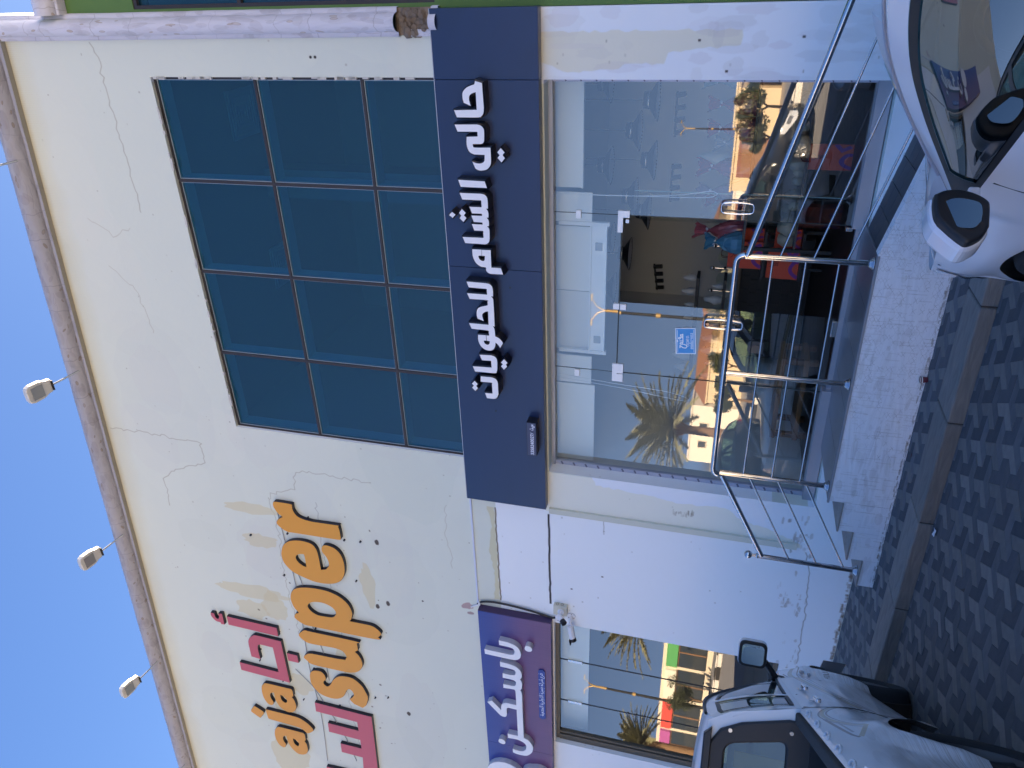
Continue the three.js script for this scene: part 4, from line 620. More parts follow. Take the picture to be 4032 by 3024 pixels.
// ------------------------------------------------------------------ litter
{
  const c = thing('paper_cup', 'small dark red and white paper cup at the foot of the landing wall', 'cup', [-2.30, 0.002, 0.87]);
  c.rotation.z = 0.12;
  obj('body', [lathe([[0, 0], [0.022, 0], [0.031, 0.062], [0.029, 0.062], [0.021, 0.004], [0, 0.004]], 24)], M([0.16, 0.03, 0.045], 0.6), c); obj('rim', [moved(rotd(new THREE.TorusGeometry(0.0315, 0.003, 8, 28), Math.PI / 2, 0, 0), 0, 0.062, 0), moved(lathe([[0.0285, 0.04], [0.0300, 0.062]], 24), 0, 0, 0)], M([0.8, 0.78, 0.72], 0.7), c);
  const p = thing('paper_scrap', 'crumpled white scrap on the pavers beside the kerb', 'litter', [-3.22, LOT + 0.004, 1.78]);
  const g = patch((u, v) => [(u - 0.5) * 0.07, 0.012 + 0.02 * fbm(u * 3, v * 3) + 0.02 * (u - 0.5) ** 2, (v - 0.5) * 0.045], 8, 6); obj('sheet', [g], M([0.75, 0.76, 0.8], 0.7), p);
  const leaf = (x, y, z, l) => { const o = thing('dry_leaf', l, 'leaf', [x, y, z]); obj('blade', [patch((u, v) => { const w = Math.sin(Math.PI * u) * 0.011; return [(u - 0.5) * 0.045, 0.004 + 0.008 * Math.abs(v - 0.5), (v - 0.5) * 2 * w]; }, 8, 4)], M([0.09, 0.03, 0.03], 0.8), o); };
  leaf(-3.0, 0.003, 1.0, 'small dark dry leaf on the sidewalk pavers by the landing');
}
// ------------------------------------------------------------------ vehicles. Own axes: x forward, y up from the ground, z to the vehicle's right
const crv = (pts) => { // smooth y(x) through points given by rising x
  return (x) => { const n = pts.length; if (x <= pts[0][0]) return pts[0][1]; if (x >= pts[n - 1][0]) return pts[n - 1][1]; let i = 0; while (pts[i + 1][0] < x) i++; const a = pts[Math.max(0, i - 1)], b = pts[i], c = pts[i + 1], d = pts[Math.min(n - 1, i + 2)], h = c[0] - b[0], t = (x - b[0]) / h; const m0 = (c[1] - a[1]) / (c[0] - a[0]) * h, m1 = (d[1] - b[1]) / (d[0] - b[0]) * h, t2 = t * t, t3 = t2 * t; return (2 * t3 - 3 * t2 + 1) * b[1] + (t3 - 2 * t2 + t) * m0 + (-2 * t3 + 3 * t2) * c[1] + (t3 - t2) * m1; };
};
const mTint = M([0.40, 0.54, 0.52], 0.01, 0, { transmission: 1, thickness: 0, ior: 1.9 }), mDarkTint = M([0.15, 0.235, 0.24], 0.01, 0, { transmission: 1, thickness: 0, ior: 2.4 });
const mMirror = M([0.62, 0.68, 0.72], 0.02, 1);
const mCabin = M([0.03, 0.032, 0.036], 0.85), mSeat = M([0.045, 0.046, 0.05], 0.9);
const mChrome = M([0.8, 0.8, 0.82], 0.06, 1);
function wheel(parent, x, y, z, r, w, rimM, side) {
  const k = w / 2, t = obj('wheel', [moved(rotd(lathe([[r * 0.62, -k * 0.8], [r * 0.9, -k], [r * 0.975, -k * 0.8], [r, -k * 0.45], [r, k * 0.45], [r * 0.975, k * 0.8], [r * 0.9, k], [r * 0.62, k * 0.8], [r * 0.62, -k * 0.8]], 44), Math.PI / 2, 0, 0), x, y, z)], mRubber, parent);
  const rim = [moved(rotd(lathe([[0, k * 0.3], [r * 0.16, k * 0.35], [r * 0.2, k * 0.2], [r * 0.56, k * 0.05], [r * 0.6, k * 0.75], [r * 0.64, k * 0.8], [r * 0.64, -k * 0.8], [0, -k * 0.8]], 36), Math.PI / 2 * side, 0, 0), x, y, z)];
  for (let i = 0; i < 6; i++) { const a = i / 6 * Math.PI * 2; rim.push(rod([x + r * 0.15 * Math.cos(a), y + r * 0.15 * Math.sin(a), z + side * k * 0.35], [x + r * 0.58 * Math.cos(a), y + r * 0.58 * Math.sin(a), z + side * k * 0.45], r * 0.07, r * 0.05, 8)); }
  obj('rim', rim, rimM, t); return t;
}
// body skin from the plan curve (half, tail to nose), lower edge with wheel arches and upper edge
function skin(sp) {
  const c = new THREE.CatmullRomCurve3(sp.plan.map((p) => V(p[0], 0, p[1])), false, 'catmullrom', 0.5), N = 150, P = [];
  for (let i = 0; i <= N; i++) P.push(c.getPoint(i / N));
  const nor = (i) => { const a = P[Math.max(0, i - 1)], b = P[Math.min(N, i + 1)], d = V(b.x - a.x, 0, b.z - a.z).normalize(); return [d.z * -1, d.x]; };
  const low = (x) => { let y = sp.sill(x); for (const a of sp.axles) { const d = sp.arch ** 2 - (x - a) ** 2; if (d > 0) y = Math.max(y, sp.ry + Math.sqrt(d)); } return y; };
  const pos = (t, h, o = 0) => { const f = t * N, i = Math.min(N - 1, Math.floor(f)), k = f - i, p = P[i].clone().lerp(P[i + 1], k), n1 = nor(i), n2 = nor(i + 1), n = [n1[0] * (1 - k) + n2[0] * k, n1[1] * (1 - k) + n2[1] * k]; let bulge = 0; for (const a of sp.axles) { const d = Math.hypot(p.x - a, h - sp.ry); bulge += (sp.flare ?? 0.02) * Math.exp(-(((d - sp.arch) / 0.11) ** 2)); } const q = o + bulge - sp.inset(h, p.x); return [p.x + n[0] * q * -1 * -1, h, Math.max(0, p.z + n[1] * q)]; };
  const tOf = (x) => { let a = 0, b = 1; for (let i = 0; i < 40; i++) { const m = (a + b) / 2; c.getPoint(m).x < x ? a = m : b = m; } return a; };
  return { pos, low, tOf, N };
}
const mirrorZ = (g) => { const m = g.clone(); m.applyMatrix4(new THREE.Matrix4().makeScale(1, 1, -1)); const ix = m.index; if (ix) { const a = ix.array; for (let i = 0; i < a.length; i += 3) { const t = a[i]; a[i] = a[i + 1]; a[i + 1] = t; } } m.computeVertexNormals(); return m; };
const both = (g) => [g, mirrorZ(g)];

// small hatchback; the white one by the ramp, and darker ones across the lot
const HB = {
  plan: [[-2.08, 0], [-2.07, 0.35], [-2.0, 0.62], [-1.8, 0.79], [-1.3, 0.86], [0, 0.88], [1.0, 0.875], [1.6, 0.84], [1.95, 0.73], [2.15, 0.55], [2.26, 0.3], [2.29, 0]],
  sill: crv([[-2.08, 0.3], [-1.7, 0.24], [0, 0.2], [1.7, 0.22], [2.29, 0.26]]), axles: [1.3, -1.3], arch: 0.355, ry: 0.31, flare: 0.018,
  edge: crv([[-2.08, 0.93], [-1.7, 1.03], [-0.8, 1.0], [0, 0.975], [0.7, 0.965], [1.1, 0.955], [1.5, 0.90], [1.9, 0.80], [2.15, 0.70], [2.29, 0.62]]),
  inset: (h, x) => 0.07 * Math.max(0, (0.45 - h) / 0.25) ** 2 + 0.012 * Math.exp(-(((h - 0.6) / 0.06) ** 2)) + (x < 0.9 ? 0.05 : 0.10) * Math.max(0, (h - 0.66) / 0.32) ** 2,
};
function hatchback(paint, name, label, p, turn, group) {
  const T = thing(name, label, 'car', p, turn, group), S = skin(HB);
  const skinG = patch((u, v) => { const q = S.pos(u, 0), y0 = S.low(q[0]), y1 = HB.edge(q[0]); const h = y0 + (y1 - y0) * v; const r = S.pos(u, h); return r; }, 220, 16);
  obj('body', both(skinG), paint, T);
  const hoodRow = (u, v, x0, x1, crown) => { const x = x0 + (x1 - x0) * u, q = S.pos(S.tOf(x), HB.edge(x)), k = 1 - v, z = q[2] * k; return [q[0], q[1] + crown(x) * (1 - k ** 2.6) - 0.0, z]; };
  const hc = crv([[0.7, 0.10], [1.2, 0.085], [1.8, 0.07], [2.15, 0.04], [2.29, 0.0]]);
  obj('bonnet', both(patch((u, v) => { const ridge = 0.012 * Math.exp(-(((v - 0.36) / 0.07) ** 2)); const r = hoodRow(u, v, 0.72, 2.288, hc); r[1] += ridge; return r; }, 60, 14)), paint, T);
  obj('tail', both(patch((u, v) => hoodRow(u, v, -2.079, -1.55, () => 0.03), 20, 8)), paint, T);
  // greenhouse
  const rail = [[1.02, 0.965, 0.735], [0.72, 1.14, 0.685], [0.40, 1.31, 0.635], [0.12, 1.425, 0.60], [-0.2, 1.495, 0.575], [-0.6, 1.515, 0.565], [-1.05, 1.49, 0.565], [-1.45, 1.40, 0.58], [-1.75, 1.24, 0.61], [-1.93, 1.02, 0.66]];
  const rc = new THREE.CatmullRomCurve3(rail.map((q) => V(...q)));
  const ry = (x) => { let a = 0, b = 1; for (let i = 0; i < 36; i++) { const m = (a + b) / 2; rc.getPoint(m).x > x ? a = m : b = m; } return rc.getPoint(a); };
  const side = (x, h, o = 0) => { const r = ry(x), hb = HB.edge(x), zb = S.pos(S.tOf(x), hb)[2] - 0.008, k = Math.min(1.1, Math.max(-0.1, (h - hb) / Math.max(0.02, r.y - hb))); const z = zb + (r.z - zb) * k + 0.035 * Math.sin(Math.PI * Math.min(1, Math.max(0, k))); return [x, h, z + o]; };
  const strip = (x0, x1, lo, hi, o, n = 30, m = 6) => patch((u, v) => { const x = x0 + (x1 - x0) * u, a = lo(x), b = hi(x); return side(x, a + (b - a) * v, o); }, n, m, x1 < x0);
  const top = (d) => (x) => Math.max(HB.edge(x) + 0.002, ry(x).y - d), bot = (d) => (x) => Math.min(HB.edge(x) + d, ry(x).y);
  // roof, pillars and door frames in body colour, window trim in black
  obj('roof', both(patch((u, v) => { const t = 0.24 + 0.56 * u, r = rc.getPoint(t), k = 1 - v; return [r.x, r.y + 0.055 * (1 - k ** 2.2), r.z * k]; }, 50, 12, true)), paint, T);
  obj('pillar', both(strip(-1.93, 1.0, top(0.062), top(0), 0.0, 90, 3)), paint, T);
  obj('pillar', both(patch((u, v) => { const t = 0.0 + 0.36 * u, r = rc.getPoint(t); return [r.x + 0.05 * v * (1 - u * 0.4), r.y + 0.035 * v * (0.4 + u), r.z - 0.085 * v]; }, 40, 4)), paint, T);
  obj('roof_moulding', both(tube(Array.from({ length: 30 }, (_, i) => { const r = rc.getPoint(0.06 + 0.74 * i / 29); return [r.x, r.y + 0.012, r.z - 0.012]; }), 0.007, 80, 6)), M([0.35, 0.36, 0.42], 0.5), T);
  obj('door_trim', both(strip(-1.85, 0.93, top(0.092), top(0.064), 0.003, 90, 2)), mBlack, T);
  obj('door_trim', both(strip(-1.85, 0.78, bot(-0.004), bot(0.022), 0.004, 60, 2)), mBlack, T);
  for (const [a, b] of [[-0.42, -0.50], [-1.33, -1.43]]) obj('door_pillar', both(strip(b, a, bot(0.02), top(0.09), 0.003, 4, 8)), mBlack, T);
  obj('corner_trim', both(strip(0.66, 0.86, bot(0.0), top(0.066), 0.005, 8, 6)), M([0.025, 0.025, 0.028], 0.5), T);
  obj('side_glass', both(strip(-0.43, 0.67, bot(0.02), top(0.09), -0.004, 40, 12)), mDarkTint, T);
  obj('side_glass', both(strip(-1.34, -0.49, bot(0.02), top(0.09), -0.004, 30, 12)), mDarkTint, T);
  obj('side_glass', both(strip(-1.78, -1.42, bot(0.02), top(0.09), -0.004, 12, 8)), mTint, T);
  obj('windscreen', both(patch((u, v) => { const t = 0.015 + 0.25 * u, r = rc.getPoint(t), k = 1 - v; return [r.x + (0.05 + 0.14 * (1 - k * k)) * (1 - 0.35 * u), r.y + 0.03 * (0.4 + u), (r.z - 0.08) * k]; }, 24, 12)), mTint, T);
  obj('rear_glass', both(patch((u, v) => { const t = 0.79 + 0.2 * u, r = rc.getPoint(t), k = 1 - v; return [r.x - 0.10 * (1 - k * k), r.y + 0.05 * (1 - u) * (1 - k * k), r.z * k]; }, 16, 10)), mTint, T);
  obj('dashboard', [rbx(0.42, 0.98, 0.78, 1.0, -0.70, 0.70, 0.06, 3), bx(-1.9, 1.0, 0.3, 0.36, -0.74, 0.74), bx(-1.9, 0.9, 0.36, 0.9, -0.80, -0.76), bx(-1.9, 0.9, 0.36, 0.9, 0.76, 0.80)], mCabin, T);
  const st = []; for (const z of [-0.36, 0.36]) st.push(rbx(-0.35, 0.2, 0.4, 0.6, z - 0.25, z + 0.25, 0.06, 3), rotd(rbx(-0.09, 0.09, 0, 0.62, -0.24, 0.24, 0.06, 3), 0, 0, 0.22).translate(-0.34, 0.5, z), rbx(-0.56, -0.45, 1.12, 1.3, z - 0.13, z + 0.13, 0.04, 3)); st.push(rbx(-1.5, -1.0, 0.4, 0.6, -0.65, 0.65, 0.06, 3), rotd(rbx(-0.08, 0.08, 0, 0.6, -0.65, 0.65, 0.06, 3), 0, 0, 0.3).translate(-1.5, 0.5, 0));
  obj('seat', st, mSeat, T);
  obj('steering_wheel', [rotd(new THREE.TorusGeometry(0.18, 0.016, 10, 36), 0, Math.PI / 2, 0).applyMatrix4(new THREE.Matrix4().makeRotationZ(-0.4)).translate(0.28, 0.93, -0.36)], mBlack, T);
  // lamps, seams, wells
  const lamp = (u0, u1, lo, hi, o) => patch((u, v) => { const t = u0 + (u1 - u0) * u, x = S.pos(t, 0.7)[0], e = HB.edge(x); return S.pos(t, e - lo(u) + (lo(u) - hi(u)) * v, o); }, 26, 8);
  const hl = obj('headlight', both(lamp(S.tOf(1.70), S.tOf(2.225), (u) => 0.06 + 0.20 * Math.sin(Math.PI * Math.min(1, 0.08 + u * 0.7)), () => 0.006, 0.006)), M([0.60, 0.63, 0.70], 0.08, 0.1, { clearcoat: 1, clearcoatRoughness: 0.03 }), T);
  obj('lamp_bowl', both(lamp(S.tOf(1.95), S.tOf(2.13), () => 0.15, () => 0.05, 0.009)), M([0.34, 0.36, 0.42], 0.1, 0.7), hl);
  obj('tail_light', both(lamp(S.tOf(-2.04), S.tOf(-1.75), () => 0.26, () => 0.02, 0.006)), M([0.28, 0.01, 0.012], 0.15, 0, { clearcoat: 1 }), T);
  obj('grille', both(patch((u, v) => S.pos(S.tOf(2.2) + (1 - S.tOf(2.2)) * u, 0.30 + 0.16 * v, 0.006), 12, 4)), mBlack, T);
  const seam = (pts) => tube(pts.map(([x, h]) => { const q = S.pos(S.tOf(x), h, 0.0); return q; }), 0.0035, 50, 5);
  obj('seam', [...both(seam([[0.62, 0.94], [0.66, 0.75], [0.72, 0.5], [0.80, 0.3]])), ...both(seam([[-0.46, 0.96], [-0.46, 0.6], [-0.46, 0.25]])), ...both(seam([[1.62, 0.86], [1.72, 0.66], [1.82, 0.58], [2.0, 0.5], [2.14, 0.46]]))], M([0.04, 0.04, 0.05], 0.7), T);
  obj('door_handle', both(moved(rbx(-0.09, 0.09, -0.014, 0.014, -0.012, 0.018, 0.01, 2), -0.30, 0.86, 0.855)), paint, T);
  obj('wheel_well', [1.3, -1.3].map((x) => rod([x, 0.33, -0.70], [x, 0.33, 0.70], 0.37, 0.37, 30)), M([0.01, 0.01, 0.011], 0.95), T);
  obj('underbody', [bx(-1.95, 2.1, 0.2, 0.34, -0.6, 0.6), bx(-2.0, -1.4, 0.34, 0.9, -0.55, 0.55), bx(1.0, 2.15, 0.34, 0.72, -0.45, 0.45)], M([0.01, 0.01, 0.011], 0.95), T);
  for (const x of [1.3, -1.3]) for (const s of [-1, 1]) wheel(T, x, 0.31, s * 0.78, 0.31, 0.2, M([0.35, 0.35, 0.36], 0.3, 0.8), s);
  // door mirrors: pointed shell, deep black frame, glass turned back towards the driver
  for (const s of [-1, 1]) {
    const O = '94,94 s112,60 s117,8 s103,-45 s74,-90 s45,-98 -47,-94 s-90,-72 s-121,-28 s-112,-4 -78,33 -31,76 s0,90 s55,96', I = '54,84 s74,40 s70,-8 s47,-62 s8,-74 -43,-70 s-72,-46 s-74,-16 s-66,18 -30,68 s0,80';
    const gs = (d, b, sc, src = O) => { const p = outline(src).getPoints(1).map((q) => [q.x * sc * s, q.y * sc]), g = ext(shapeOf(p), d, b, 3); g.rotateY(Math.PI / 2); return g; };
    const G = new THREE.Group(); G.name = 'mirror'; T.add(G); G.position.set(0.57, 1.07, s * 1.03); G.rotation.y = -s * 0.16; G.scale.setScalar(0.82);
    obj('shell', [gs(0.09, 0.035, 0.93).translate(0.0, 0, 0), rotd(rbx(-0.02, 0.09, -0.03, 0.02, -0.18, 0.02, 0.012), 0, s < 0 ? Math.PI : 0, 0).translate(0.06, -0.06, 0)], paint, G);
    obj('frame', [gs(0.05, 0.016, 1.0).translate(-0.058, 0, 0)], mBlack, G);
    { const m = obj('glass', [gs(0.004, 0.0, 1, I)], mMirror, G); m.position.set(-0.083, 0, 0); m.rotation.set(0, -s * -0.07, -0.2); }
  }
  return T;
}
const mCarWhite = M([0.72, 0.73, 0.78], 0.28, 0, { clearcoat: 1, clearcoatRoughness: 0.04 });
hatchback(mCarWhite, 'parked_car', 'white hatchback parked at an angle with its nose by the ramp', [1.244, LOT, 4.05], Math.PI - Math.atan2(0.766, 0.643));

// crew cab pickup
{
  const PK = {
    plan: [[-2.52, 0], [-2.52, 0.5], [-2.50, 0.76], [-2.42, 0.82], [-1.4, 0.835], [0, 0.835], [1.2, 0.835], [1.9, 0.81], [2.15, 0.72], [2.28, 0.5], [2.33, 0.2], [2.34, 0]],
    sill: crv([[-2.52, 0.5], [0, 0.42], [2.34, 0.42]]), axles: [1.5, -1.42], arch: 0.43, ry: 0.37, flare: 0.055,
    edge: crv([[-2.52, 1.13], [-0.7, 1.13], [-0.6, 1.13], [0.9, 1.10], [1.4, 1.06], [1.9, 1.02], [2.2, 0.97], [2.34, 0.9]]),
    inset: (h, x) => 0.05 * Math.max(0, (0.6 - h) / 0.2) ** 2 + (x > 0.95 ? 0.10 : 0.045) * Math.max(0, (h - 0.82) / 0.3) ** 2 + 0.008 * Math.exp(-(((h - 0.8) / 0.03) ** 2)),
  };
  const side = canvas(2048, 512, (g, w, h) => {                        // side print: x -2.56..2.56 m, height 0.3..1.2 m; windings of gold and brown, road dust, its downward darkening also painting in the reflected dark ground
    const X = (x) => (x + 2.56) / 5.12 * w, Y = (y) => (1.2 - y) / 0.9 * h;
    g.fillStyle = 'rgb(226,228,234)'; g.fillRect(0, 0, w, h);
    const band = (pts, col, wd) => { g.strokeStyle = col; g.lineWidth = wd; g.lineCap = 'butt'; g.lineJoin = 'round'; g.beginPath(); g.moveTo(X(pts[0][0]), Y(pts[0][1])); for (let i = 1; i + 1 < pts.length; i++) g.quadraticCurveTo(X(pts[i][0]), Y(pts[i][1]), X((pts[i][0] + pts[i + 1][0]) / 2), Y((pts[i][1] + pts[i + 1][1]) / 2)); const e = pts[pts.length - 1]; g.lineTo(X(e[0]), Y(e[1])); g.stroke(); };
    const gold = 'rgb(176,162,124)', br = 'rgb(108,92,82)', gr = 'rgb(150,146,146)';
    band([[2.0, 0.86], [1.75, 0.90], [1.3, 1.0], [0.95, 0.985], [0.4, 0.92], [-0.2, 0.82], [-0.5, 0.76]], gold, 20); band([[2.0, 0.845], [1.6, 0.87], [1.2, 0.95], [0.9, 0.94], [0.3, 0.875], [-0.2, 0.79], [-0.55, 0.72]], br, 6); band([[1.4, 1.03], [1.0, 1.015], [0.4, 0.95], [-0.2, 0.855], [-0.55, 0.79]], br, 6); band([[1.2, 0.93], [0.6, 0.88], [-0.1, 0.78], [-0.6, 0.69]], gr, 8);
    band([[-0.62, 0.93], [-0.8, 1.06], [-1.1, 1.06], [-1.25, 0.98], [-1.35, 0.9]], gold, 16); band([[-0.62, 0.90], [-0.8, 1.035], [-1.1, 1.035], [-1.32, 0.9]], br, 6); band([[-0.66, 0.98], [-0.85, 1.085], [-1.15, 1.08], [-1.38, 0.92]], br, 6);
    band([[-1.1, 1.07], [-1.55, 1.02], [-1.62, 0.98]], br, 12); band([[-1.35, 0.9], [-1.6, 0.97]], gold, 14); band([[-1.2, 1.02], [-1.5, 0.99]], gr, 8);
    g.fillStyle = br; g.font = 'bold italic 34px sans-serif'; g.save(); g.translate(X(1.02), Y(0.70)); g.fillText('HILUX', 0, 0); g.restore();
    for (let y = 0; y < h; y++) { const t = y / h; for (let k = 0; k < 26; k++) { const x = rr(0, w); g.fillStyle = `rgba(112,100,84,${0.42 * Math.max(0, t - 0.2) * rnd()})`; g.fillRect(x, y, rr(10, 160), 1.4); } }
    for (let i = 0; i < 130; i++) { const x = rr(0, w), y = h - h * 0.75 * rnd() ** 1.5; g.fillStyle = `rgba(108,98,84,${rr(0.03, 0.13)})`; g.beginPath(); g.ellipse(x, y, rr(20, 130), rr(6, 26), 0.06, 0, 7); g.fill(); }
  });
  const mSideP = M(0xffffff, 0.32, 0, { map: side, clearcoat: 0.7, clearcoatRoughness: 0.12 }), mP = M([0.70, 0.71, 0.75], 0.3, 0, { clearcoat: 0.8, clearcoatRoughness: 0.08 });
  const T = thing('pickup_truck', 'dusty white crew cab pickup with gold and brown stripes and a black lined bed', 'pickup', [-4.204, LOT, 3.878], Math.PI - Math.atan2(0.735, 0.678));
  const S = skin(PK), uvS = (q) => [...q, (q[0] + 2.56) / 5.12, (q[1] - 0.3) / 0.9];
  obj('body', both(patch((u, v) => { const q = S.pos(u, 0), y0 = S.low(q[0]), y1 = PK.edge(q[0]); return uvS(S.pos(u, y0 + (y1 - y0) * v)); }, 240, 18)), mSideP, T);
  const hc = crv([[0.9, 0.06], [1.6, 0.06], [2.1, 0.04], [2.34, 0.0]]);
  obj('bonnet', both(patch((u, v) => { const x = 0.88 + 1.458 * u, q = S.pos(S.tOf(x), PK.edge(x)), k = 1 - v; return [q[0], q[1] + hc(x) * (1 - k ** 3), q[2] * k]; }, 40, 12)), mP, T);
  const rail = [[0.98, 1.10, 0.765], [0.72, 1.32, 0.715], [0.46, 1.53, 0.665], [0.24, 1.655, 0.632], [-0.02, 1.70, 0.615], [-0.3, 1.70, 0.61], [-0.5, 1.685, 0.61], [-0.60, 1.62, 0.62], [-0.64, 1.5, 0.65], [-0.66, 1.14, 0.765]];
  const rc = new THREE.CatmullRomCurve3(rail.map((q) => V(...q)));
  const ry = (x) => { let a = 0, b = 0.8; for (let i = 0; i < 36; i++) { const m = (a + b) / 2; rc.getPoint(m).x > x ? a = m : b = m; } return rc.getPoint(a); };
  const sd = (x, h, o = 0) => { const r = ry(x), hb = PK.edge(x), zb = S.pos(S.tOf(x), hb)[2] - 0.004, k = (h - hb) / Math.max(0.02, r.y - hb); return [x, h, zb + (r.z - zb) * k + 0.022 * Math.sin(Math.PI * Math.min(1, Math.max(0, k))) + o]; };
  const strip = (x0, x1, lo, hi, o, n = 30, m = 6) => patch((u, v) => { const x = x0 + (x1 - x0) * u, a = lo(x), b = hi(x); return sd(x, a + (b - a) * v, o); }, n, m);
  const top = (d) => (x) => Math.max(PK.edge(x), ry(x).y - d), bot = (d) => (x) => Math.min(PK.edge(x) + d, ry(x).y);
  obj('roof', both(patch((u, v) => { const t = 0.26 + 0.49 * u, r = rc.getPoint(t), k = 1 - v; return [r.x, r.y + 0.05 * (1 - k ** 2.4), r.z * k]; }, 30, 10, true)), mP, T);
  obj('pillar', both(strip(-0.62, 0.98, top(0.07), top(0), 0, 60, 3)), mP, T); obj('pillar', both(strip(-0.645, -0.52, bot(0), top(0.06), 0, 5, 12)), mP, T); obj('pillar', both(strip(-0.10, -0.01, bot(0), top(0.06), 0.002, 4, 12)), mP, T);
  obj('pillar', both(strip(-0.645, 0.98, bot(-0.005), bot(0.035), 0.002, 40, 2)), mP, T);
  obj('pillar', both(patch((u, v) => { const r = rc.getPoint(0.33 * u); return [r.x + 0.06 * v, r.y + 0.01 * v, r.z - 0.07 * v]; }, 30, 3)), mBlack, T);
  obj('drip_rail', both(tube(Array.from({ length: 24 }, (_, i) => { const r = rc.getPoint(0.02 + 0.62 * i / 23); return [r.x, r.y + 0.006, r.z + 0.006]; }), 0.011, 60, 6)), M([0.09, 0.09, 0.10], 0.5), T);
  obj('window_seal', both(strip(-0.01, 0.86, top(0.09), top(0.068), 0.004, 40, 2)), mBlack, T); obj('window_seal', both(strip(-0.01, 0.86, bot(0.034), bot(0.055), 0.004, 30, 2)), mBlack, T);
  obj('window_seal', both(strip(-0.52, -0.49, bot(0.05), top(0.07), 0.005, 3, 8)), mBlack, T); obj('window_seal', both(strip(-0.125, -0.10, bot(0.05), top(0.07), 0.005, 3, 8)), mBlack, T); obj('window_seal', both(strip(-0.52, -0.10, bot(0.034), bot(0.06), 0.005, 12, 2)), mBlack, T); obj('window_seal', both(strip(-0.52, -0.10, top(0.095), top(0.068), 0.005, 12, 2)), mBlack, T);
  obj('window_seal', both(strip(0.58, 0.62, bot(0.04), top(0.07), 0.004, 2, 8)), mBlack, T);
  obj('side_glass', both(strip(-0.01, 0.88, bot(0.03), top(0.08), -0.003, 30, 10)), mTint, T); obj('side_glass', both(strip(-0.50, -0.12, bot(0.03), top(0.08), -0.003, 14, 10)), mTint, T);
  obj('windscreen', both(patch((u, v) => { const r = rc.getPoint(0.01 + 0.27 * u), k = 1 - v; return [r.x + 0.06 + 0.10 * (1 - k * k), r.y + 0.012, (r.z - 0.065) * k]; }, 20, 10)), mTint, T);
  // cab back: white corner, matt black panel, framed rear glass, eyebrow over it
  const zw = (h) => 0.765 - (h - 1.14) / 0.56 * 0.15, bp = new THREE.Shape(), bw = (s) => [[s * 0.70, 1.02], [s * 0.695, 1.2], [s * 0.62, 1.48], [s * 0.56, 1.60], [s * 0.46, 1.665]];
  const outl = [...bw(1), ...bw(-1).reverse()]; outl.forEach((q, i) => bp[i ? 'lineTo' : 'moveTo'](...q));
  const hole = new THREE.Path(); hole.moveTo(-0.52, 1.2); hole.lineTo(0.52, 1.2); hole.quadraticCurveTo(0.585, 1.2, 0.578, 1.26); hole.lineTo(0.515, 1.52); hole.quadraticCurveTo(0.49, 1.585, 0.43, 1.585); hole.lineTo(-0.43, 1.585); hole.quadraticCurveTo(-0.49, 1.585, -0.515, 1.52); hole.lineTo(-0.578, 1.26); hole.quadraticCurveTo(-0.585, 1.2, -0.52, 1.2); bp.holes.push(hole);
  const back = (g) => { g.rotateY(-Math.PI / 2); g.translate(-0.665, 0, 0); const p = g.attributes.position; for (let i = 0; i < p.count; i++) p.setX(i, p.getX(i) + (p.getY(i) - 1.1) * 0.10); g.computeVertexNormals(); return g; };
  obj('cab_back', [back(ext(bp, 0.03, 0.012, 2)).translate(-0.012, 0, 0)], M([0.016, 0.016, 0.02], 0.5), T);
  const wallS = shapeOf([[-0.785, 0.6], [0.785, 0.6], [0.785, 1.14], [0.68, 1.55], [0.6, 1.69], [-0.6, 1.69], [-0.68, 1.55], [-0.785, 1.14]]); wallS.holes.push(hole); obj('cab_wall', [back(ext(wallS, 0.02)).translate(0.004, 0, 0)], mP, T);
  const gs = new THREE.ShapeGeometry(shapeOf([[-0.59, 1.19], [0.59, 1.19], [0.52, 1.595], [-0.52, 1.595]])); obj('rear_glass', [back(gs)], mTint, T);
  obj('rear_visor', [back(ext(shapeOf([[-0.56, 1.665], [0.56, 1.665], [0.52, 1.70], [-0.52, 1.70]]), 0.07, 0.008)).translate(-0.0, 0, 0)], mBlack, T);
  const bt = []; for (const [z, y] of [[0.635, 1.19], [0.575, 1.55], [-0.635, 1.19], [-0.575, 1.55]]) bt.push(rod([-0.71 + (y - 1.1) * 0.1, y, z], [-0.735 + (y - 1.1) * 0.1, y, z], 0.012)); obj('bolt', bt, M([0.6, 0.6, 0.6], 0.3, 0.8), T);
  obj('wood_scrap', [moved(rbx(-0.01, 0.01, -0.16, 0.18, -0.05, 0.05, 0.006), -0.60, 1.33, 0.40)], M([0.42, 0.27, 0.13], 0.8), T);
  // bed: black liner, padded rails, rope hooks, tailgate
  obj('bed_liner', [bx(-2.46, -0.72, 0.62, 0.66, -0.70, 0.70), bx(-2.46, -0.72, 0.66, 1.10, 0.68, 0.72), bx(-2.46, -0.72, 0.66, 1.10, -0.72, -0.68), bx(-0.76, -0.72, 0.66, 1.08, -0.68, 0.68), bx(-2.46, -2.42, 0.66, 1.08, -0.68, 0.68), ...[-1, 1].flatMap((s) => [-2.1, -1.7, -1.3, -0.95].map((x) => bx(x, x + 0.12, 0.66, 1.02, s * 0.66, s * 0.68)))], M([0.02, 0.021, 0.024], 0.7, 0, { bumpMap: rep(fine, 3, 3), bumpScale: 0.002 }), T);
  for (const s of [-1, 1]) obj('bed_rail', [rbx(-2.47, -0.70, 1.115, 1.175, s > 0 ? 0.69 : -0.765, s > 0 ? 0.765 : -0.69, 0.016, 3)], M([0.055, 0.055, 0.056], 0.95, 0, { bumpMap: rep(fine, 8, 8), bumpScale: 0.004 }), T);
  obj('bed_rim', both(patch((u, v) => { const x = -2.5 + 1.82 * u, q = S.pos(S.tOf(x), 1.13); return [x, 1.13 + 0.02 * Math.sin(Math.PI * v), q[2] - (q[2] - 0.74) * v]; }, 20, 4)), mP, T);
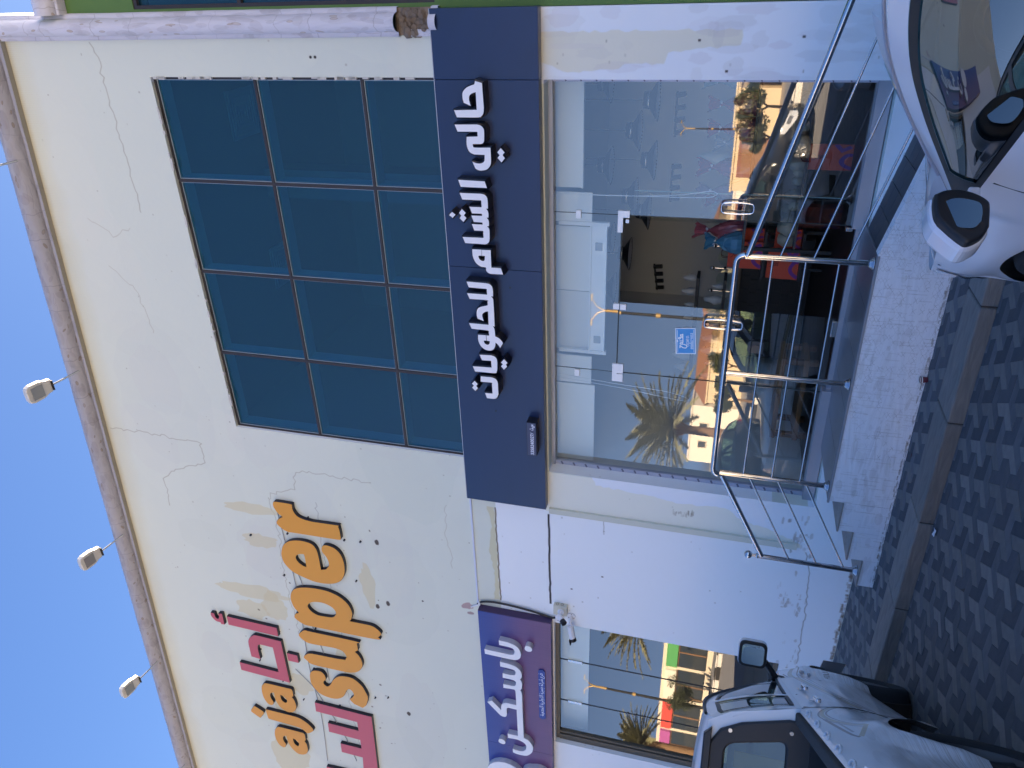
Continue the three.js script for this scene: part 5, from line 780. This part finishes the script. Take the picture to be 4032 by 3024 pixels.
  const hk = []; for (const s of [-1, 1]) for (let i = 0; i < 5; i++) { const x = -2.25 + i * 0.33; hk.push(tube([[x - 0.05, 1.135, s * 0.778], [x - 0.045, 1.128, s * 0.80], [x, 1.124, s * 0.808], [x + 0.045, 1.128, s * 0.80], [x + 0.05, 1.135, s * 0.778]], 0.007, 16, 8)); } obj('rope_hook', hk, mP, T);
  obj('tailgate', [rbx(-2.53, -2.46, 0.62, 1.13, -0.72, 0.72, 0.015)], mP, T); obj('rear_bumper', [rbx(-2.68, -2.52, 0.46, 0.58, -0.8, 0.8, 0.03)], M([0.3, 0.3, 0.31], 0.4, 0.7), T);
  obj('front_bumper', both(patch((u, v) => { const q = S.pos(S.tOf(1.95) + (1 - S.tOf(1.95)) * u, 0.6, 0.09); return [q[0], 0.42 + 0.2 * v, q[2]]; }, 20, 4)), M([0.4, 0.4, 0.42], 0.35, 0.5), T);
  const bar = (x, h, n) => { const q = S.pos(S.tOf(x), h, 0.0), g = obj('door_handle', [moved(rbx(-0.075, 0.075, -0.016, 0.016, -0.004, 0.03, 0.01, 2), x, h, q[2] + 0.014), moved(rotd(lathe([[0, 0.012], [0.03, 0.008], [0.035, 0], [0, 0]], 20), Math.PI / 2, 0, 0), x + 0.09, h + 0.002, q[2] - 0.002)], mChrome, T); };
  bar(0.06, 1.03); bar(-0.53, 1.03);
  const seam = (pts) => tube(pts.map(([x, h]) => S.pos(S.tOf(x), h, 0)), 0.003, 50, 5);
  obj('seam', [...both(seam([[-0.06, 1.1], [-0.06, 0.8], [-0.06, 0.45]])), ...both(seam([[0.90, 1.08], [0.93, 0.8], [0.95, 0.45]])), ...both(seam([[-0.62, 1.12], [-0.62, 0.9], [-0.60, 0.75], [-0.80, 0.62]]))], M([0.02, 0.02, 0.024], 0.7), T);
  obj('bed_gap', both(patch((u, v) => { const q = S.pos(S.tOf(-0.668 + 0.016 * u), 0.47 + 0.66 * v, 0.0015); return q; }, 2, 14)), M([0.015, 0.014, 0.014], 0.9), T);
  obj('side_marker', [moved(rbx(-0.03, 0.03, -0.016, 0.016, -0.01, 0.014, 0.006), 1.24, 0.90, 0.842), moved(rbx(-0.025, 0.025, -0.012, 0.012, -0.01, 0.012, 0.006), 1.10, 0.86, 0.845)], M([0.45, 0.42, 0.42], 0.2), T);
  obj('rear_light', both(moved(rbx(-0.05, 0.04, -0.16, 0.16, -0.01, 0.02, 0.01), -2.47, 0.93, 0.80)), M([0.3, 0.012, 0.012], 0.2), T);
  obj('wheel_well', [1.5, -1.42].map((x) => rod([x, 0.42, -0.74], [x, 0.42, 0.74], 0.44, 0.44, 30)), M([0.014, 0.013, 0.012], 0.95), T);
  obj('chassis', [bx(-2.4, 2.2, 0.36, 0.5, -0.55, 0.55), bx(-0.68, 0.95, 0.46, 0.9, -0.74, -0.7), bx(-0.68, 0.95, 0.46, 0.9, 0.7, 0.74), bx(1.0, 2.2, 0.5, 0.9, -0.5, 0.5)], mCabin, T);
  obj('dashboard', [rbx(0.5, 1.0, 0.9, 1.14, -0.66, 0.66, 0.05, 3)], mCabin, T);
  const st = []; for (const z of [-0.34, 0.34]) st.push(rotd(rbx(-0.08, 0.08, 0, 0.6, -0.24, 0.24, 0.05, 3), 0, 0, 0.2).translate(0.02, 0.78, z), rbx(-0.16, -0.06, 1.38, 1.52, z - 0.12, z + 0.12, 0.04, 3)); obj('seat', st, M([0.30, 0.31, 0.33], 0.85), T);
  for (const x of [1.5, -1.42]) for (const s of [-1, 1]) wheel(T, x, 0.37, s * 0.735, 0.37, 0.23, M([0.09, 0.09, 0.095], 0.5, 0.5), s);
  for (const s of [-1, 1]) {                                            // flag mirrors on the door corner
    const G = new THREE.Group(); G.name = 'mirror'; T.add(G); G.position.set(0.77, 1.345, s * 0.955); G.rotation.y = -s * 0.2;
    const rs = (w, h, r) => { const q = new THREE.Shape(); q.moveTo(-w + r, -h); q.lineTo(w - r, -h); q.quadraticCurveTo(w, -h, w, -h + r); q.lineTo(w, h - r); q.quadraticCurveTo(w, h, w - r, h); q.lineTo(-w + r, h); q.quadraticCurveTo(-w, h, -w, h - r); q.lineTo(-w, -h + r); q.quadraticCurveTo(-w, -h, -w + r, -h); return q; };
    obj('shell', [rotd(ext(rs(0.092, 0.098, 0.04), 0.05, 0.014, 3), 0, Math.PI / 2, 0)], mP, G); obj('frame', [rotd(ext(rs(0.094, 0.10, 0.04), 0.018, 0.008, 2), 0, Math.PI / 2, 0).translate(-0.024, 0, 0), rod([0.02, -0.10, -s * 0.05], [0.06, -0.20, -s * 0.17], 0.024), rbx(0.0, 0.16, -0.28, -0.14, -s * 0.19 - 0.012, -s * 0.19 + 0.012, 0.008)], mBlack, G);
    obj('glass', [rotd(ext(rs(0.08, 0.086, 0.035), 0.003), 0, Math.PI / 2, 0).translate(-0.037, 0, 0)], mMirror, G);
  }
}
// ------------------------------------------------------------------ inside the sweet shop
{
  const d = M([0.03, 0.03, 0.033], 0.35, 0.4), wi = M([0.55, 0.56, 0.58], 0.5);
  const L = thing('pendant_lamp', 'dark bell pendant lamp hanging unlit in the open doorway', 'pendant lamp', [-2.75, 3.10, -3.1], 0, 'pendant lamps in the sweet shop');
  obj('shade', [lathe([[0.05, 0.17], [0.09, 0.165], [0.095, 0.09], [0.12, 0.075], [0.235, 0.0], [0.228, 0.0], [0.11, 0.068], [0.085, 0.08], [0.08, 0.155], [0, 0.16]], 36)], d, L); obj('rim', [lathe([[0.09, 0.1], [0.099, 0.1], [0.099, 0.115], [0.09, 0.115]], 30)], mChrome, L);
  obj('reflector', [lathe([[0.225, 0.002], [0.105, 0.066], [0.08, 0.078], [0, 0.08]], 30)], wi, L); obj('cord', [rod([0, 0.16, 0], [0, 0.85, 0], 0.004)], mBlack, L);
  [[-0.48, 2.70, -1.9, 'pendant lamp nearest the right jamb, low behind the right pane'], [-0.84, 2.90, -2.0, 'second pendant lamp from the right behind the right pane'], [-1.30, 3.26, -2.2, 'highest large pendant lamp behind the right pane'], [-1.20, 2.72, -2.1, 'pendant lamp below the highest one behind the right pane'], [-1.62, 2.92, -2.0, 'pendant lamp right beside the open leaf'], [-1.95, 2.80, -2.5, 'pendant lamp half hidden by the open leaf edge'], [-0.40, 3.35, -2.6, 'pendant lamp cut by the right jamb near the ceiling'], [-2.7, 3.42, -3.6, 'pendant lamp seen against the shutter housing'], [-3.4, 3.35, -3.4, 'pendant lamp dimly seen behind the left leaf']].forEach(([x, y, z, l]) => copy(L, [x, y, z], 0, l));
  const tr = (p, q, l) => { const T = thing('track_light', l, 'track light', p, 0, 'track lights in the sweet shop'); obj('track', [rod([0, 0, 0], q, 0.014)], mBlack, T); for (let k = 0; k < 4; k++) { const t = 0.08 + k * 0.28, c = q.map((v) => v * t); obj('spot', [rod([c[0], c[1] + 0.01, c[2]], [c[0] + 0.02, c[1] - 0.11, c[2] + 0.02], 0.032)], mBlack, T); } };
  tr([-3.0, 2.78, -3.4], [-0.75, 0.02, -0.9], 'black track with four spots in the open doorway'); tr([-0.55, 2.58, -3.0], [-0.55, 0, 0.0], 'black track with spots nearest the right jamb'); tr([-1.45, 2.58, -3.0], [-0.5, 0, 0.0], 'black track with spots by the open leaf');
  // tables, counter, stanchions
  const tbl = (x0, x1, z0, z1, y, l) => { const T = thing('display_table', l, 'table', [0, 0, 0]); obj('top', [rbx(x0, x1, y - 0.03, y, z0, z1, 0.006)], M([0.05, 0.05, 0.055], 0.3), T); for (const x of [x0 + 0.04, x1 - 0.04]) for (const z of [z0 + 0.04, z1 - 0.04]) obj('leg', [bx(x - 0.02, x + 0.02, 0.622, y - 0.031, z - 0.02, z + 0.02)], mBlack, T); obj('shelf', [bx(x0 + 0.06, x1 - 0.06, 1.02, 1.045, z0 + 0.03, z1 - 0.03)], M([0.05, 0.05, 0.055], 0.4), T); return T; };
  tbl(-2.15, -0.2, -2.5, -1.7, 1.62, 'long dark display table with wrapped gifts behind the right pane');
  const C = thing('sweets_counter', 'dark brick faced sweets counter across the back of the shop', 'counter', [0, 0, 0]);
  obj('body', [bx(-4.4, -2.55, 0.622, 1.55, -4.2, -3.5)], M([0.03, 0.028, 0.028], 0.7), C); obj('top', [rbx(-4.45, -2.5, 1.551, 1.60, -4.25, -3.45, 0.01)], M([0.08, 0.06, 0.045], 0.35), C); const tr2 = []; for (let i = 0; i < 46; i++) tr2.push(moved(new THREE.SphereGeometry(rr(0.02, 0.04), 8, 6), rr(-4.4, -2.6), 1.62, rr(-4.1, -3.55))); obj('sweets', tr2, M([0.3, 0.2, 0.09], 0.6), C).userData.kind = 'stuff';
  const bk = []; for (let r = 0; r < 8; r++) for (let i = 0; i < 9; i++) bk.push(bx(-4.38 + i * 0.205 + (r % 2) * 0.05, -4.38 + i * 0.205 + 0.19 + (r % 2) * 0.05, 0.66 + r * 0.11, 0.755 + r * 0.11, -3.5, -3.485)); obj('brick_facing', bk, M([0.04, 0.036, 0.035], 0.8), C).userData.kind = 'stuff';
  const P = thing('barrier_post', 'chrome barrier post with ball top nearest the orange bags', 'barrier post', [-2.72, 1.60, -3.55], 0, 'chrome barrier posts on the counter');
  obj('pole', [rod([0, 0, 0], [0, 0.32, 0], 0.012)], mChrome, P); obj('ball', [ball([0, 0.36, 0], 0.033)], mChrome, P); obj('bracket', [moved(new THREE.SphereGeometry(0.02, 10, 8), 0.015, 0.18, 0.01)], mBlack, P);
  [[-3.05, 'second'], [-3.40, 'third'], [-3.95, 'fourth'], [-4.35, 'fifth']].forEach(([x, n]) => copy(P, [x, 1.60, -3.55], 0, `chrome barrier post with ball top, the ${n} one from the orange bags`));
  const gl = thing('counter_glass', 'low curved glass screens between the chrome posts on the counter', 'glass screen', [0, 0, 0]);
  for (const x of [-2.88, -3.22, -3.68, -4.15]) { const s = new THREE.Shape(); s.moveTo(-0.15, 0); s.lineTo(0.15, 0); s.lineTo(0.15, 0.14); s.absarc(0, 0.14, 0.15, 0, Math.PI); s.lineTo(-0.15, 0); obj('panel', [moved(ext(s, 0.006), x, 1.602, -3.56)], mClearGlass, gl); }
  // orange bags
  const bagT = canvas(256, 256, (g) => { g.fillStyle = 'rgb(196,74,48)'; g.fillRect(0, 0, 256, 256); g.strokeStyle = 'rgb(112,44,128)'; g.lineWidth = 30; g.beginPath(); g.moveTo(20, 256); g.quadraticCurveTo(60, 170, 120, 200); g.quadraticCurveTo(170, 226, 150, 256); g.stroke(); g.beginPath(); g.moveTo(256, 150); g.lineTo(196, 190); g.lineTo(236, 240); g.stroke(); g.strokeStyle = 'rgb(40,14,16)'; g.lineWidth = 4; for (const [x, y] of [[112, 52], [134, 52], [112, 74], [134, 74]]) g.strokeRect(x, y, 15, 15); g.beginPath(); g.arc(128, 6, 34, 0.3, 2.8); g.stroke(); });
  const mBag = M(0xffffff, 0.7, 0, { map: bagT, side: THREE.DoubleSide });
  const bag = (x, y, z, w, h, l) => { const T = thing('paper_bag', l, 'bag', [x, y, z], 0.12); const g = new THREE.BoxGeometry(w, h, w * 0.4, 4, 4, 2), p = g.attributes.position; for (let i = 0; i < p.count; i++) { const t = (p.getY(i) / h + 0.5); p.setZ(i, p.getZ(i) * (1 - 0.45 * t) + 0.01 * Math.sin(9 * t + p.getX(i) * 20)); } g.computeVertexNormals(); obj('body', [moved(g, 0, h / 2, 0)], mBag, T); obj('handle', [tube([[-0.05, h, 0.04], [-0.04, h + 0.07, 0.05], [0.04, h + 0.07, 0.05], [0.05, h, 0.04]], 0.004, 20, 6), tube([[-0.05, h, -0.03], [-0.04, h + 0.07, -0.04], [0.04, h + 0.07, -0.04], [0.05, h, -0.03]], 0.004, 20, 6)], M([0.08, 0.02, 0.02], 0.8), T); };
  const rk = thing('bag_rack', 'dark two tier rack holding the orange bags by the doorway', 'rack', [0, 0, 0]); obj('shelf', [bx(-2.55, -1.95, 1.33, 1.36, -2.35, -1.9), bx(-2.55, -1.95, 0.90, 0.93, -2.35, -1.9)], mBlack, rk); obj('upright', [-2.54, -1.96].map((x) => bx(x - 0.015, x + 0.015, 0.622, 1.33, -2.34, -2.31)), mBlack, rk);
  bag(-2.30, 1.362, -2.08, 0.33, 0.40, 'orange paper bag with purple swirls on the upper tier, the taller one'); bag(-2.13, 1.362, -2.2, 0.24, 0.34, 'orange paper bag behind the taller one on the upper tier'); bag(-2.38, 0.932, -2.05, 0.36, 0.36, 'orange paper bag with purple swirls on the lower tier');
  bag(-2.1, 0.932, -2.15, 0.24, 0.3, 'smaller orange paper bag on the lower tier');
  bag(-0.95, 0.622, -1.4, 0.26, 0.42, 'orange paper bag on the floor behind the right pane');
  // gifts wrapped in clear film on the long table
  const film = (c) => M(c, 0.12, 0, { transmission: 0.45, thickness: 0, clearcoat: 0.6 });
  const gift = (x, y, z, r, h, c, l, g = 'gifts wrapped in film') => { const T = thing('wrapped_gift', l, 'gift', [x, y, z], 0, g); let geo = lathe([[r, 0], [r * 1.05, h * 0.12], [r * 0.95, h * 0.28], [r * 0.72, h * 0.44], [r * 0.45, h * 0.58], [r * 0.15, h * 0.68], [r * 0.18, h * 0.71], [r * 0.42, h * 0.82], [r * 0.6, h * 0.93], [r * 0.8, h]], 22); const p = geo.attributes.position; for (let i = 0; i < p.count; i++) { const a = Math.atan2(p.getZ(i), p.getX(i)), yy = p.getY(i), k = 1 + 0.30 * fbm(Math.cos(a) * 3.1 + x * 7, Math.sin(a) * 3.1 + yy * 7, 3); p.setX(i, p.getX(i) * k); p.setZ(i, p.getZ(i) * k); p.setY(i, yy + (yy > h * 0.75 ? 0.09 * fbm(Math.cos(a) * 4 + z * 3, Math.sin(a) * 4 + x) : 0)); } geo = geo.toNonIndexed(); geo.computeVertexNormals(); obj('wrap', [geo], film(c), T); obj('box', [rbx(-r * 0.6, r * 0.6, 0.002, h * 0.5, -r * 0.6, r * 0.6, 0.01)], M(c.map((q) => q * 0.6), 0.6), T); obj('bow', [ball([0.02, h * 0.75, r * 0.16], r * 0.16, 8, 6), ball([-0.02, h * 0.77, r * 0.18], r * 0.13, 8, 6)], M([0.6, 0.6, 0.66], 0.3), T); };
  const pk = [0.5, 0.16, 0.2], tl = [0.3, 0.48, 0.55], wt = [0.55, 0.6, 0.64];
  gift(-0.52, 1.622, -1.95, 0.12, 0.52, pk, 'red wrapped gift, first of the row from the right jamb'); gift(-0.78, 1.622, -1.9, 0.13, 0.50, pk, 'red wrapped gift, second of the row from the right jamb'); gift(-0.98, 1.622, -2.1, 0.12, 0.42, wt, 'pale wrapped gift between the red ones'); gift(-1.22, 1.622, -1.95, 0.14, 0.58, [0.5, 0.2, 0.26], 'pink wrapped gift before the white tin'); gift(-1.48, 1.622, -1.85, 0.13, 0.56, [0.42, 0.34, 0.42], 'mauve wrapped gift near the open leaf'); gift(-1.66, 1.622, -2.15, 0.11, 0.46, pk, 'red wrapped gift farthest back by the open leaf'); gift(-1.98, 1.622, -1.95, 0.13, 0.56, [0.5, 0.14, 0.18], 'red wrapped gift standing in the open doorway'); gift(-2.06, 1.622, -1.78, 0.13, 0.42, [0.10, 0.32, 0.5], 'blue wrapped gift at the front of the open doorway'); gift(-0.3, 1.622, -2.1, 0.12, 0.6, tl, 'green wrapped gift cut by the right jamb');
  const tin = thing('white_tin', 'white lidded tin standing among the wrapped gifts', 'tin', [-1.2, 1.622, -2.3]); obj('tin', [moved(lathe([[0, 0], [0.07, 0], [0.07, 0.5], [0.062, 0.52], [0.03, 0.6], [0, 0.62]], 26), 0, 0, 0)], M([0.62, 0.68, 0.66], 0.4), tin);
  const sh = thing('basket_shelf', 'low shelf of baskets and jars under the long display table', 'shelf', [0, 0, 0]); const js = []; for (let i = 0; i < 34; i++) { const x = rr(-2.05, -0.3), r = rr(0.04, 0.09); js.push(moved(lathe([[0, 0], [r, 0], [r * 1.1, r * 1.2], [r * 0.6, r * 2], [0, r * 2.1]], 14), x, 1.046, rr(-2.4, -1.75))); } obj('jars', js, M([0.3, 0.28, 0.22], 0.5), sh).userData.kind = 'stuff';
  // white figures and boxes on a dark shelf behind the left pane
  const W = thing('wall_shelf', 'dark shelf of pale ornaments behind the left pane', 'shelf', [0, 0, 0]); obj('board', [bx(-4.55, -2.9, 2.10, 2.14, -3.0, -2.7), bx(-4.55, -2.9, 1.74, 1.78, -3.0, -2.7)], mBlack, W); const orn = []; for (let i = 0; i < 16; i++) { const x = -4.45 + i * 0.1, r = rr(0.04, 0.08), y = i % 2 ? 2.142 : 1.782; orn.push(moved(lathe([[0, 0], [r * 0.7, 0], [r, r * 1.3], [r * 0.5, r * 2.4], [r * 0.62, r * 2.9], [0, r * 3.4]], 18), x, y, -2.85)); } obj('ornament', orn, M([0.45, 0.46, 0.46], 0.5), W).userData.kind = 'stuff';
  const bn = thing('wooden_bench', 'low wooden bench behind the left pane', 'bench', [0, 0, 0]); obj('seat', [rbx(-4.3, -3.2, 0.98, 1.04, -1.6, -1.1, 0.01), rbx(-4.3, -3.2, 0.72, 0.78, -1.6, -1.1, 0.01)], M([0.2, 0.09, 0.035], 0.5), bn); obj('leg', [-4.25, -3.25].flatMap((x) => [-1.55, -1.15].map((z) => bx(x - 0.03, x + 0.03, 0.622, 0.98, z - 0.03, z + 0.03))), M([0.14, 0.06, 0.025], 0.6), bn);
}
// ------------------------------------------------------------------ across the street: what the shop glass mirrors
{
  const mTan = M([0.62, 0.50, 0.33], 0.9, 0, { bumpMap: rep(grain, 1, 1), bumpScale: 0.01 }), mSand = M([0.66, 0.58, 0.45], 0.9), mPale = M([0.72, 0.67, 0.58], 0.9), mBrown = M([0.22, 0.10, 0.06], 0.85), mDoor = M([0.24, 0.13, 0.07], 0.6), mWin = M([0.03, 0.04, 0.05], 0.1, 0, { clearcoat: 1 });
  const K = struct(new THREE.Group()); K.name = 'median'; scene.add(K);
  obj('soil', [bx(-90, 40, -0.3, 0.0, 22.3, 23.7)], M([0.16, 0.12, 0.08], 0.95), K);
  const kb = [[], []]; for (let i = 0; i < 110; i++) { const x = -80 + i * 1.0; kb[i % 2].push(rbx(x, x + 0.985, -0.3, 0.06, 22.0, 22.3, 0.02, 1), rbx(x, x + 0.985, -0.3, 0.06, 23.7, 24.0, 0.02, 1)); }
  obj('white_kerb', kb[0], M([0.62, 0.6, 0.56], 0.85), K).userData.kind = 'stuff'; obj('black_kerb', kb[1], M([0.025, 0.025, 0.027], 0.85), K).userData.kind = 'stuff';
  const house = (name, label, x0, x1, h, z, wall, o = {}) => {
    const T = thing(name, label, 'house', [0, 0, 0]);
    obj('wall', [bx(x0, x1, -0.3, h, z, z + (o.d ?? 8)), bx(x0 - 0.06, x1 + 0.06, h, h + 0.1, z - 0.06, z + (o.d ?? 8))], wall, T);
    if (o.roof) obj('roof', [ext(shapeOf([[x0 - 0.3, h + 0.1], [x1 + 0.3, h + 0.1], [x1 - 1, h + o.roof], [x0 + 1, h + o.roof]]), (o.d ?? 8)).translate(0, 0, z)], mBrown, T);
    for (const [a, b, c, d] of o.win ?? []) { const w = obj('window', [bx(a - 0.06, b + 0.06, c - 0.06, d + 0.06, z - 0.05, z + 0.02)], mSand, T); obj('pane', [bx(a, b, c, d, z - 0.07, z - 0.051)], mWin, w); }
    for (const [a, b, d] of o.gate ?? []) { const w = obj('gate', [bx(a - 0.2, b + 0.2, 0, d + 0.2, z - 0.06, z + 0.02)], mBrown, T); obj('leaf', [bx(a, b, 0, d, z - 0.10, z - 0.061)], o.gm ?? mDoor, w); }
    return T;
  };
  house('boundary_house', 'tan walled house with brown gate across the street', -11.2, -5.6, 1.95, 38, mTan, { gate: [[-10.2, -8.4, 1.55]], win: [[-7.2, -6.5, 1.1, 1.5]] });
  house('villa', 'taller sand coloured villa behind the tan walled house', -9.5, -3.2, 2.2, 48, mSand, { win: [[-8.6, -7.9, 1.5, 2.0], [-6.4, -5.6, 1.5, 2.0]] });
  house('house', 'small tan house right of the gate across the street', -5.2, 1.5, 1.75, 38, mSand, { gate: [[-3.6, -2.2, 1.4]], win: [[-1.4, -0.7, 0.9, 1.4]] });
  house('house', 'pale flat roofed house behind the tall palm', -31.5, -26.8, 3.0, 40, mPale, { win: [[-30.2, -29.7, 1.9, 2.4], [-28.6, -28.2, 1.9, 2.4]] });
  house('house', 'sand house with brown pitched roof left of the lamp post', -26.5, -21.8, 2.1, 40, mTan, { roof: 0.9, win: [[-25.2, -24.4, 1.0, 1.7], [-23.4, -22.8, 1.0, 1.7]] });
  house('house', 'ochre house with white window bars across the street', -21.5, -15.5, 2.5, 42, mTan, { roof: 0.5, win: [[-19.4, -18.3, 1.1, 2.0], [-17.3, -16.5, 1.1, 2.0]] });
  house('house', 'low cream wall with green gate beyond the left lot', -15.2, -11.6, 1.7, 40, mPale, { gate: [[-13.9, -12.6, 1.4]] });
  house('corner_house', 'white two tone house at the far right end', 1.8, 16, 3.2, 40, mPale, { win: [[3, 4, 1.4, 2.3], [6, 7, 1.4, 2.3], [9, 10, 1.4, 2.3]] });
  // row of shops far to the left
  const sc = [[0.6, 0.08, 0.06], [0.75, 0.72, 0.6], [0.1, 0.35, 0.12], [0.7, 0.3, 0.06], [0.4, 0.1, 0.3]];
  const R = thing('shop_row', 'row of small shops with red, cream and green signs across the street', 'shops', [0, 0, 0]);
  obj('wall', [bx(-66, -33, -0.3, 3.2, 31, 38)], mSand, R);
  for (let i = 0; i < 10; i++) { const x = -65.4 + i * 3.25; obj('sign_board', [bx(x, x + 2.9, 2.2, 2.95, 30.8, 31.0)], M(sc[i % 5], 0.5), R); const g = obj('shop_window', [bx(x, x + 2.9, 0.3, 2.1, 30.93, 31.0)], mWin, R); obj('frame', [bx(x + 1.4, x + 1.5, 0.3, 2.1, 30.9, 30.93), bx(x, x + 2.9, 2.1, 2.16, 30.88, 30.93)], mDoor, g); }
  // palms
  const mTrunk = M([0.20, 0.12, 0.065], 0.95, 0, { bumpMap: rep(grain, 4, 4), bumpScale: 0.03 }), mFrond = M([0.25, 0.24, 0.12], 0.7, 0, { transmission: 0.2, thickness: 0 });
  const palm = (label, x, z, h, r) => {
    const T = thing('palm_tree', label, 'palm', [x, -0.05, z]); const tr = [], bo = [];
    tr.push(lathe(Array.from({ length: 40 }, (_, i) => [0.22 + 0.03 * (i % 2) + (i > 35 ? 0.06 : 0) - 0.0012 * i, i / 39 * h]), 18)); for (let i = 0; i < 30; i++) { const a = i * 2.4; bo.push(rod([0.2 * Math.cos(a), h - 0.5 + i * 0.015, 0.2 * Math.sin(a)], [0.42 * Math.cos(a), h - 0.1 + i * 0.02, 0.42 * Math.sin(a)], 0.05, 0.03, 6)); }
    obj('trunk', tr, mTrunk, T); obj('frond_stubs', bo, M([0.32, 0.17, 0.07], 0.9), T).userData.kind = 'stuff';
    const g = [];
    for (let i = 0; i < 64; i++) {
      const a = i * 2.39996, up = 1.35 - 1.5 * (i / 64), L = r * rr(0.85, 1.1), pts = [];
      for (let k = 0; k <= 9; k++) { const t = k / 9; pts.push(V(Math.cos(a) * L * t * Math.cos(up * (1 - 0.25 * t)), h + L * (t * Math.sin(up) - 0.26 * t * t), Math.sin(a) * L * t * Math.cos(up * (1 - 0.25 * t)))); }
      const P = [], c = new THREE.CatmullRomCurve3(pts), sd = V(-Math.sin(a), 0, Math.cos(a));
      for (let k = 3; k < 46; k++) { const t = k / 46, p = c.getPoint(t), d = c.getTangent(t), l = 0.42 * r / 2.4 * Math.sin(Math.PI * (0.15 + 0.83 * t)) + 0.06; for (const s of [-1, 1]) { const e = p.clone().addScaledVector(sd, s * l * rr(0.6, 0.8)).addScaledVector(d, l * 0.62).add(V(0, l * rr(-0.22, 0.2), 0)), b = p.clone().addScaledVector(d, 0.10); P.push(p.x, p.y, p.z, b.x, b.y, b.z, e.x, e.y, e.z); } }
      const q = new THREE.BufferGeometry(); q.setAttribute('position', new THREE.Float32BufferAttribute(P, 3)); q.setAttribute('uv', new THREE.Float32BufferAttribute(new Float32Array(P.length / 3 * 2), 2)); q.computeVertexNormals(); g.push(q);
      const st = new THREE.TubeGeometry(c, 10, 0.022, 4); g.push(st);
    }
    obj('fronds', g, mFrond, T);
  };
  palm('tall date palm on the median mirrored in the left pane', -18.2, 22.9, 3.3, 3.0); palm('date palm farther along the median, mirrored in the second shop glass', -30.6, 22.9, 4.3, 2.7); palm('date palm on the median beyond the pale house', -40.5, 22.9, 3.6, 2.3);
  // small street trees
  const leafM = M([0.05, 0.06, 0.025], 0.8, 0, { transmission: 0.15, thickness: 0 });
  const tree = (label, x, z, h, r) => { const T = thing('street_tree', label, 'tree', [x, -0.05, z]); obj('trunk', [rod([0, 0, 0], [0.05, h * 0.55, 0], 0.07, 0.045), rod([0.05, h * 0.55, 0], [-r * 0.5, h * 0.9, 0.1], 0.04, 0.02), rod([0.05, h * 0.55, 0], [r * 0.5, h * 0.88, -0.1], 0.04, 0.02)], mTrunk, T); const P = []; const lumps = Array.from({ length: 13 }, () => [rr(-r, r), h + rr(-r * 0.55, r * 0.5), rr(-r, r), rr(0.25, 0.5) * r]); for (let i = 0; i < 3600; i++) { const L = lumps[i % 13], th = rnd() * 6.283, ph = Math.acos(rr(-1, 1)), q = L[3] * Math.cbrt(rnd()), c = V(L[0] + q * Math.sin(ph) * Math.cos(th), L[1] + q * Math.cos(ph), L[2] + q * Math.sin(ph) * Math.sin(th)); for (let k = 0; k < 3; k++) P.push(c.x + rr(-0.07, 0.07), c.y + rr(-0.07, 0.07), c.z + rr(-0.07, 0.07)); } const g = new THREE.BufferGeometry(); g.setAttribute('position', new THREE.Float32BufferAttribute(P, 3)); g.computeVertexNormals(); obj('crown', g, leafM, T); };
  tree('small round street tree before the tan house', -4.1, 22.9, 1.7, 0.75); tree('street tree on the median beside the tan gate', -5.2, 22.9, 1.35, 0.6); tree('street tree on the median left of the tall palm', -16.4, 22.9, 1.3, 0.55); tree('thin street tree beside the tall palm', -17.2, 27.5, 1.75, 0.7); tree('leafy dark street tree before the ochre house', -13.6, 27, 1.9, 0.9); tree('street tree far along the median by the shops', -36, 22.9, 1.8, 0.9); tree('street tree at the right end of the median', 0.5, 22.9, 1.8, 0.8);
  // lamp posts with gilded double arms
  const mPole = M([0.03, 0.03, 0.032], 0.5, 0.5), mGold = M([0.45, 0.30, 0.12], 0.45, 0.3);
  const Lp = thing('street_lamp', 'dark street lamp with gold double arm, mirrored in the left door leaf', 'street lamp', [-12.75, -0.05, 23], 0, 'street lamps on the median');
  obj('pole', [rod([0, 0, 0], [0, 6.2, 0], 0.09, 0.06)], mPole, Lp); obj('collar', [rod([0, 2.3, 0], [0, 2.5, 0], 0.11), rod([0, 4.3, 0], [0, 4.5, 0], 0.1), rod([0, 6.0, 0], [0, 6.75, 0], 0.075, 0.05)], mGold, Lp);
  obj('arm', [tube([[0, 6.7, 0], [0.16, 7.05, 0], [0.5, 7.3, 0]], 0.035, 24, 8), tube([[0, 6.7, 0], [-0.16, 7.05, 0], [-0.5, 7.3, 0]], 0.035, 24, 8)], mGold, Lp); obj('lamp_head', [rbx(0.45, 0.75, 7.26, 7.34, -0.1, 0.1, 0.03), rbx(-0.75, -0.45, 7.26, 7.34, -0.1, 0.1, 0.03)], mGold, Lp);
  copy(Lp, [-24.4, -0.05, 23], 0.2, 'street lamp with gold double arm beyond the navy sign end'); copy(Lp, [-36.6, -0.05, 23], 0, 'street lamp with gold double arm, mirrored in the second shop glass'); copy(Lp, [-13.9, -0.05, 70], 0.1, 'slim street lamp with gold double arm on the far roadside');
  // parked and passing cars in the shade
  hatchback(M([0.012, 0.012, 0.014], 0.25, 0, { clearcoat: 1 }), 'dark_car', 'black car standing across the lot behind the camera', [-5.0, LOT, 15.2], 0.05);
  hatchback(M([0.03, 0.035, 0.05], 0.25, 0, { clearcoat: 1 }), 'dark_car', 'dark blue car parked farther left across the lot', [-13.4, LOT, 12.6], 1.9);
}
renderer.render(scene, camera);
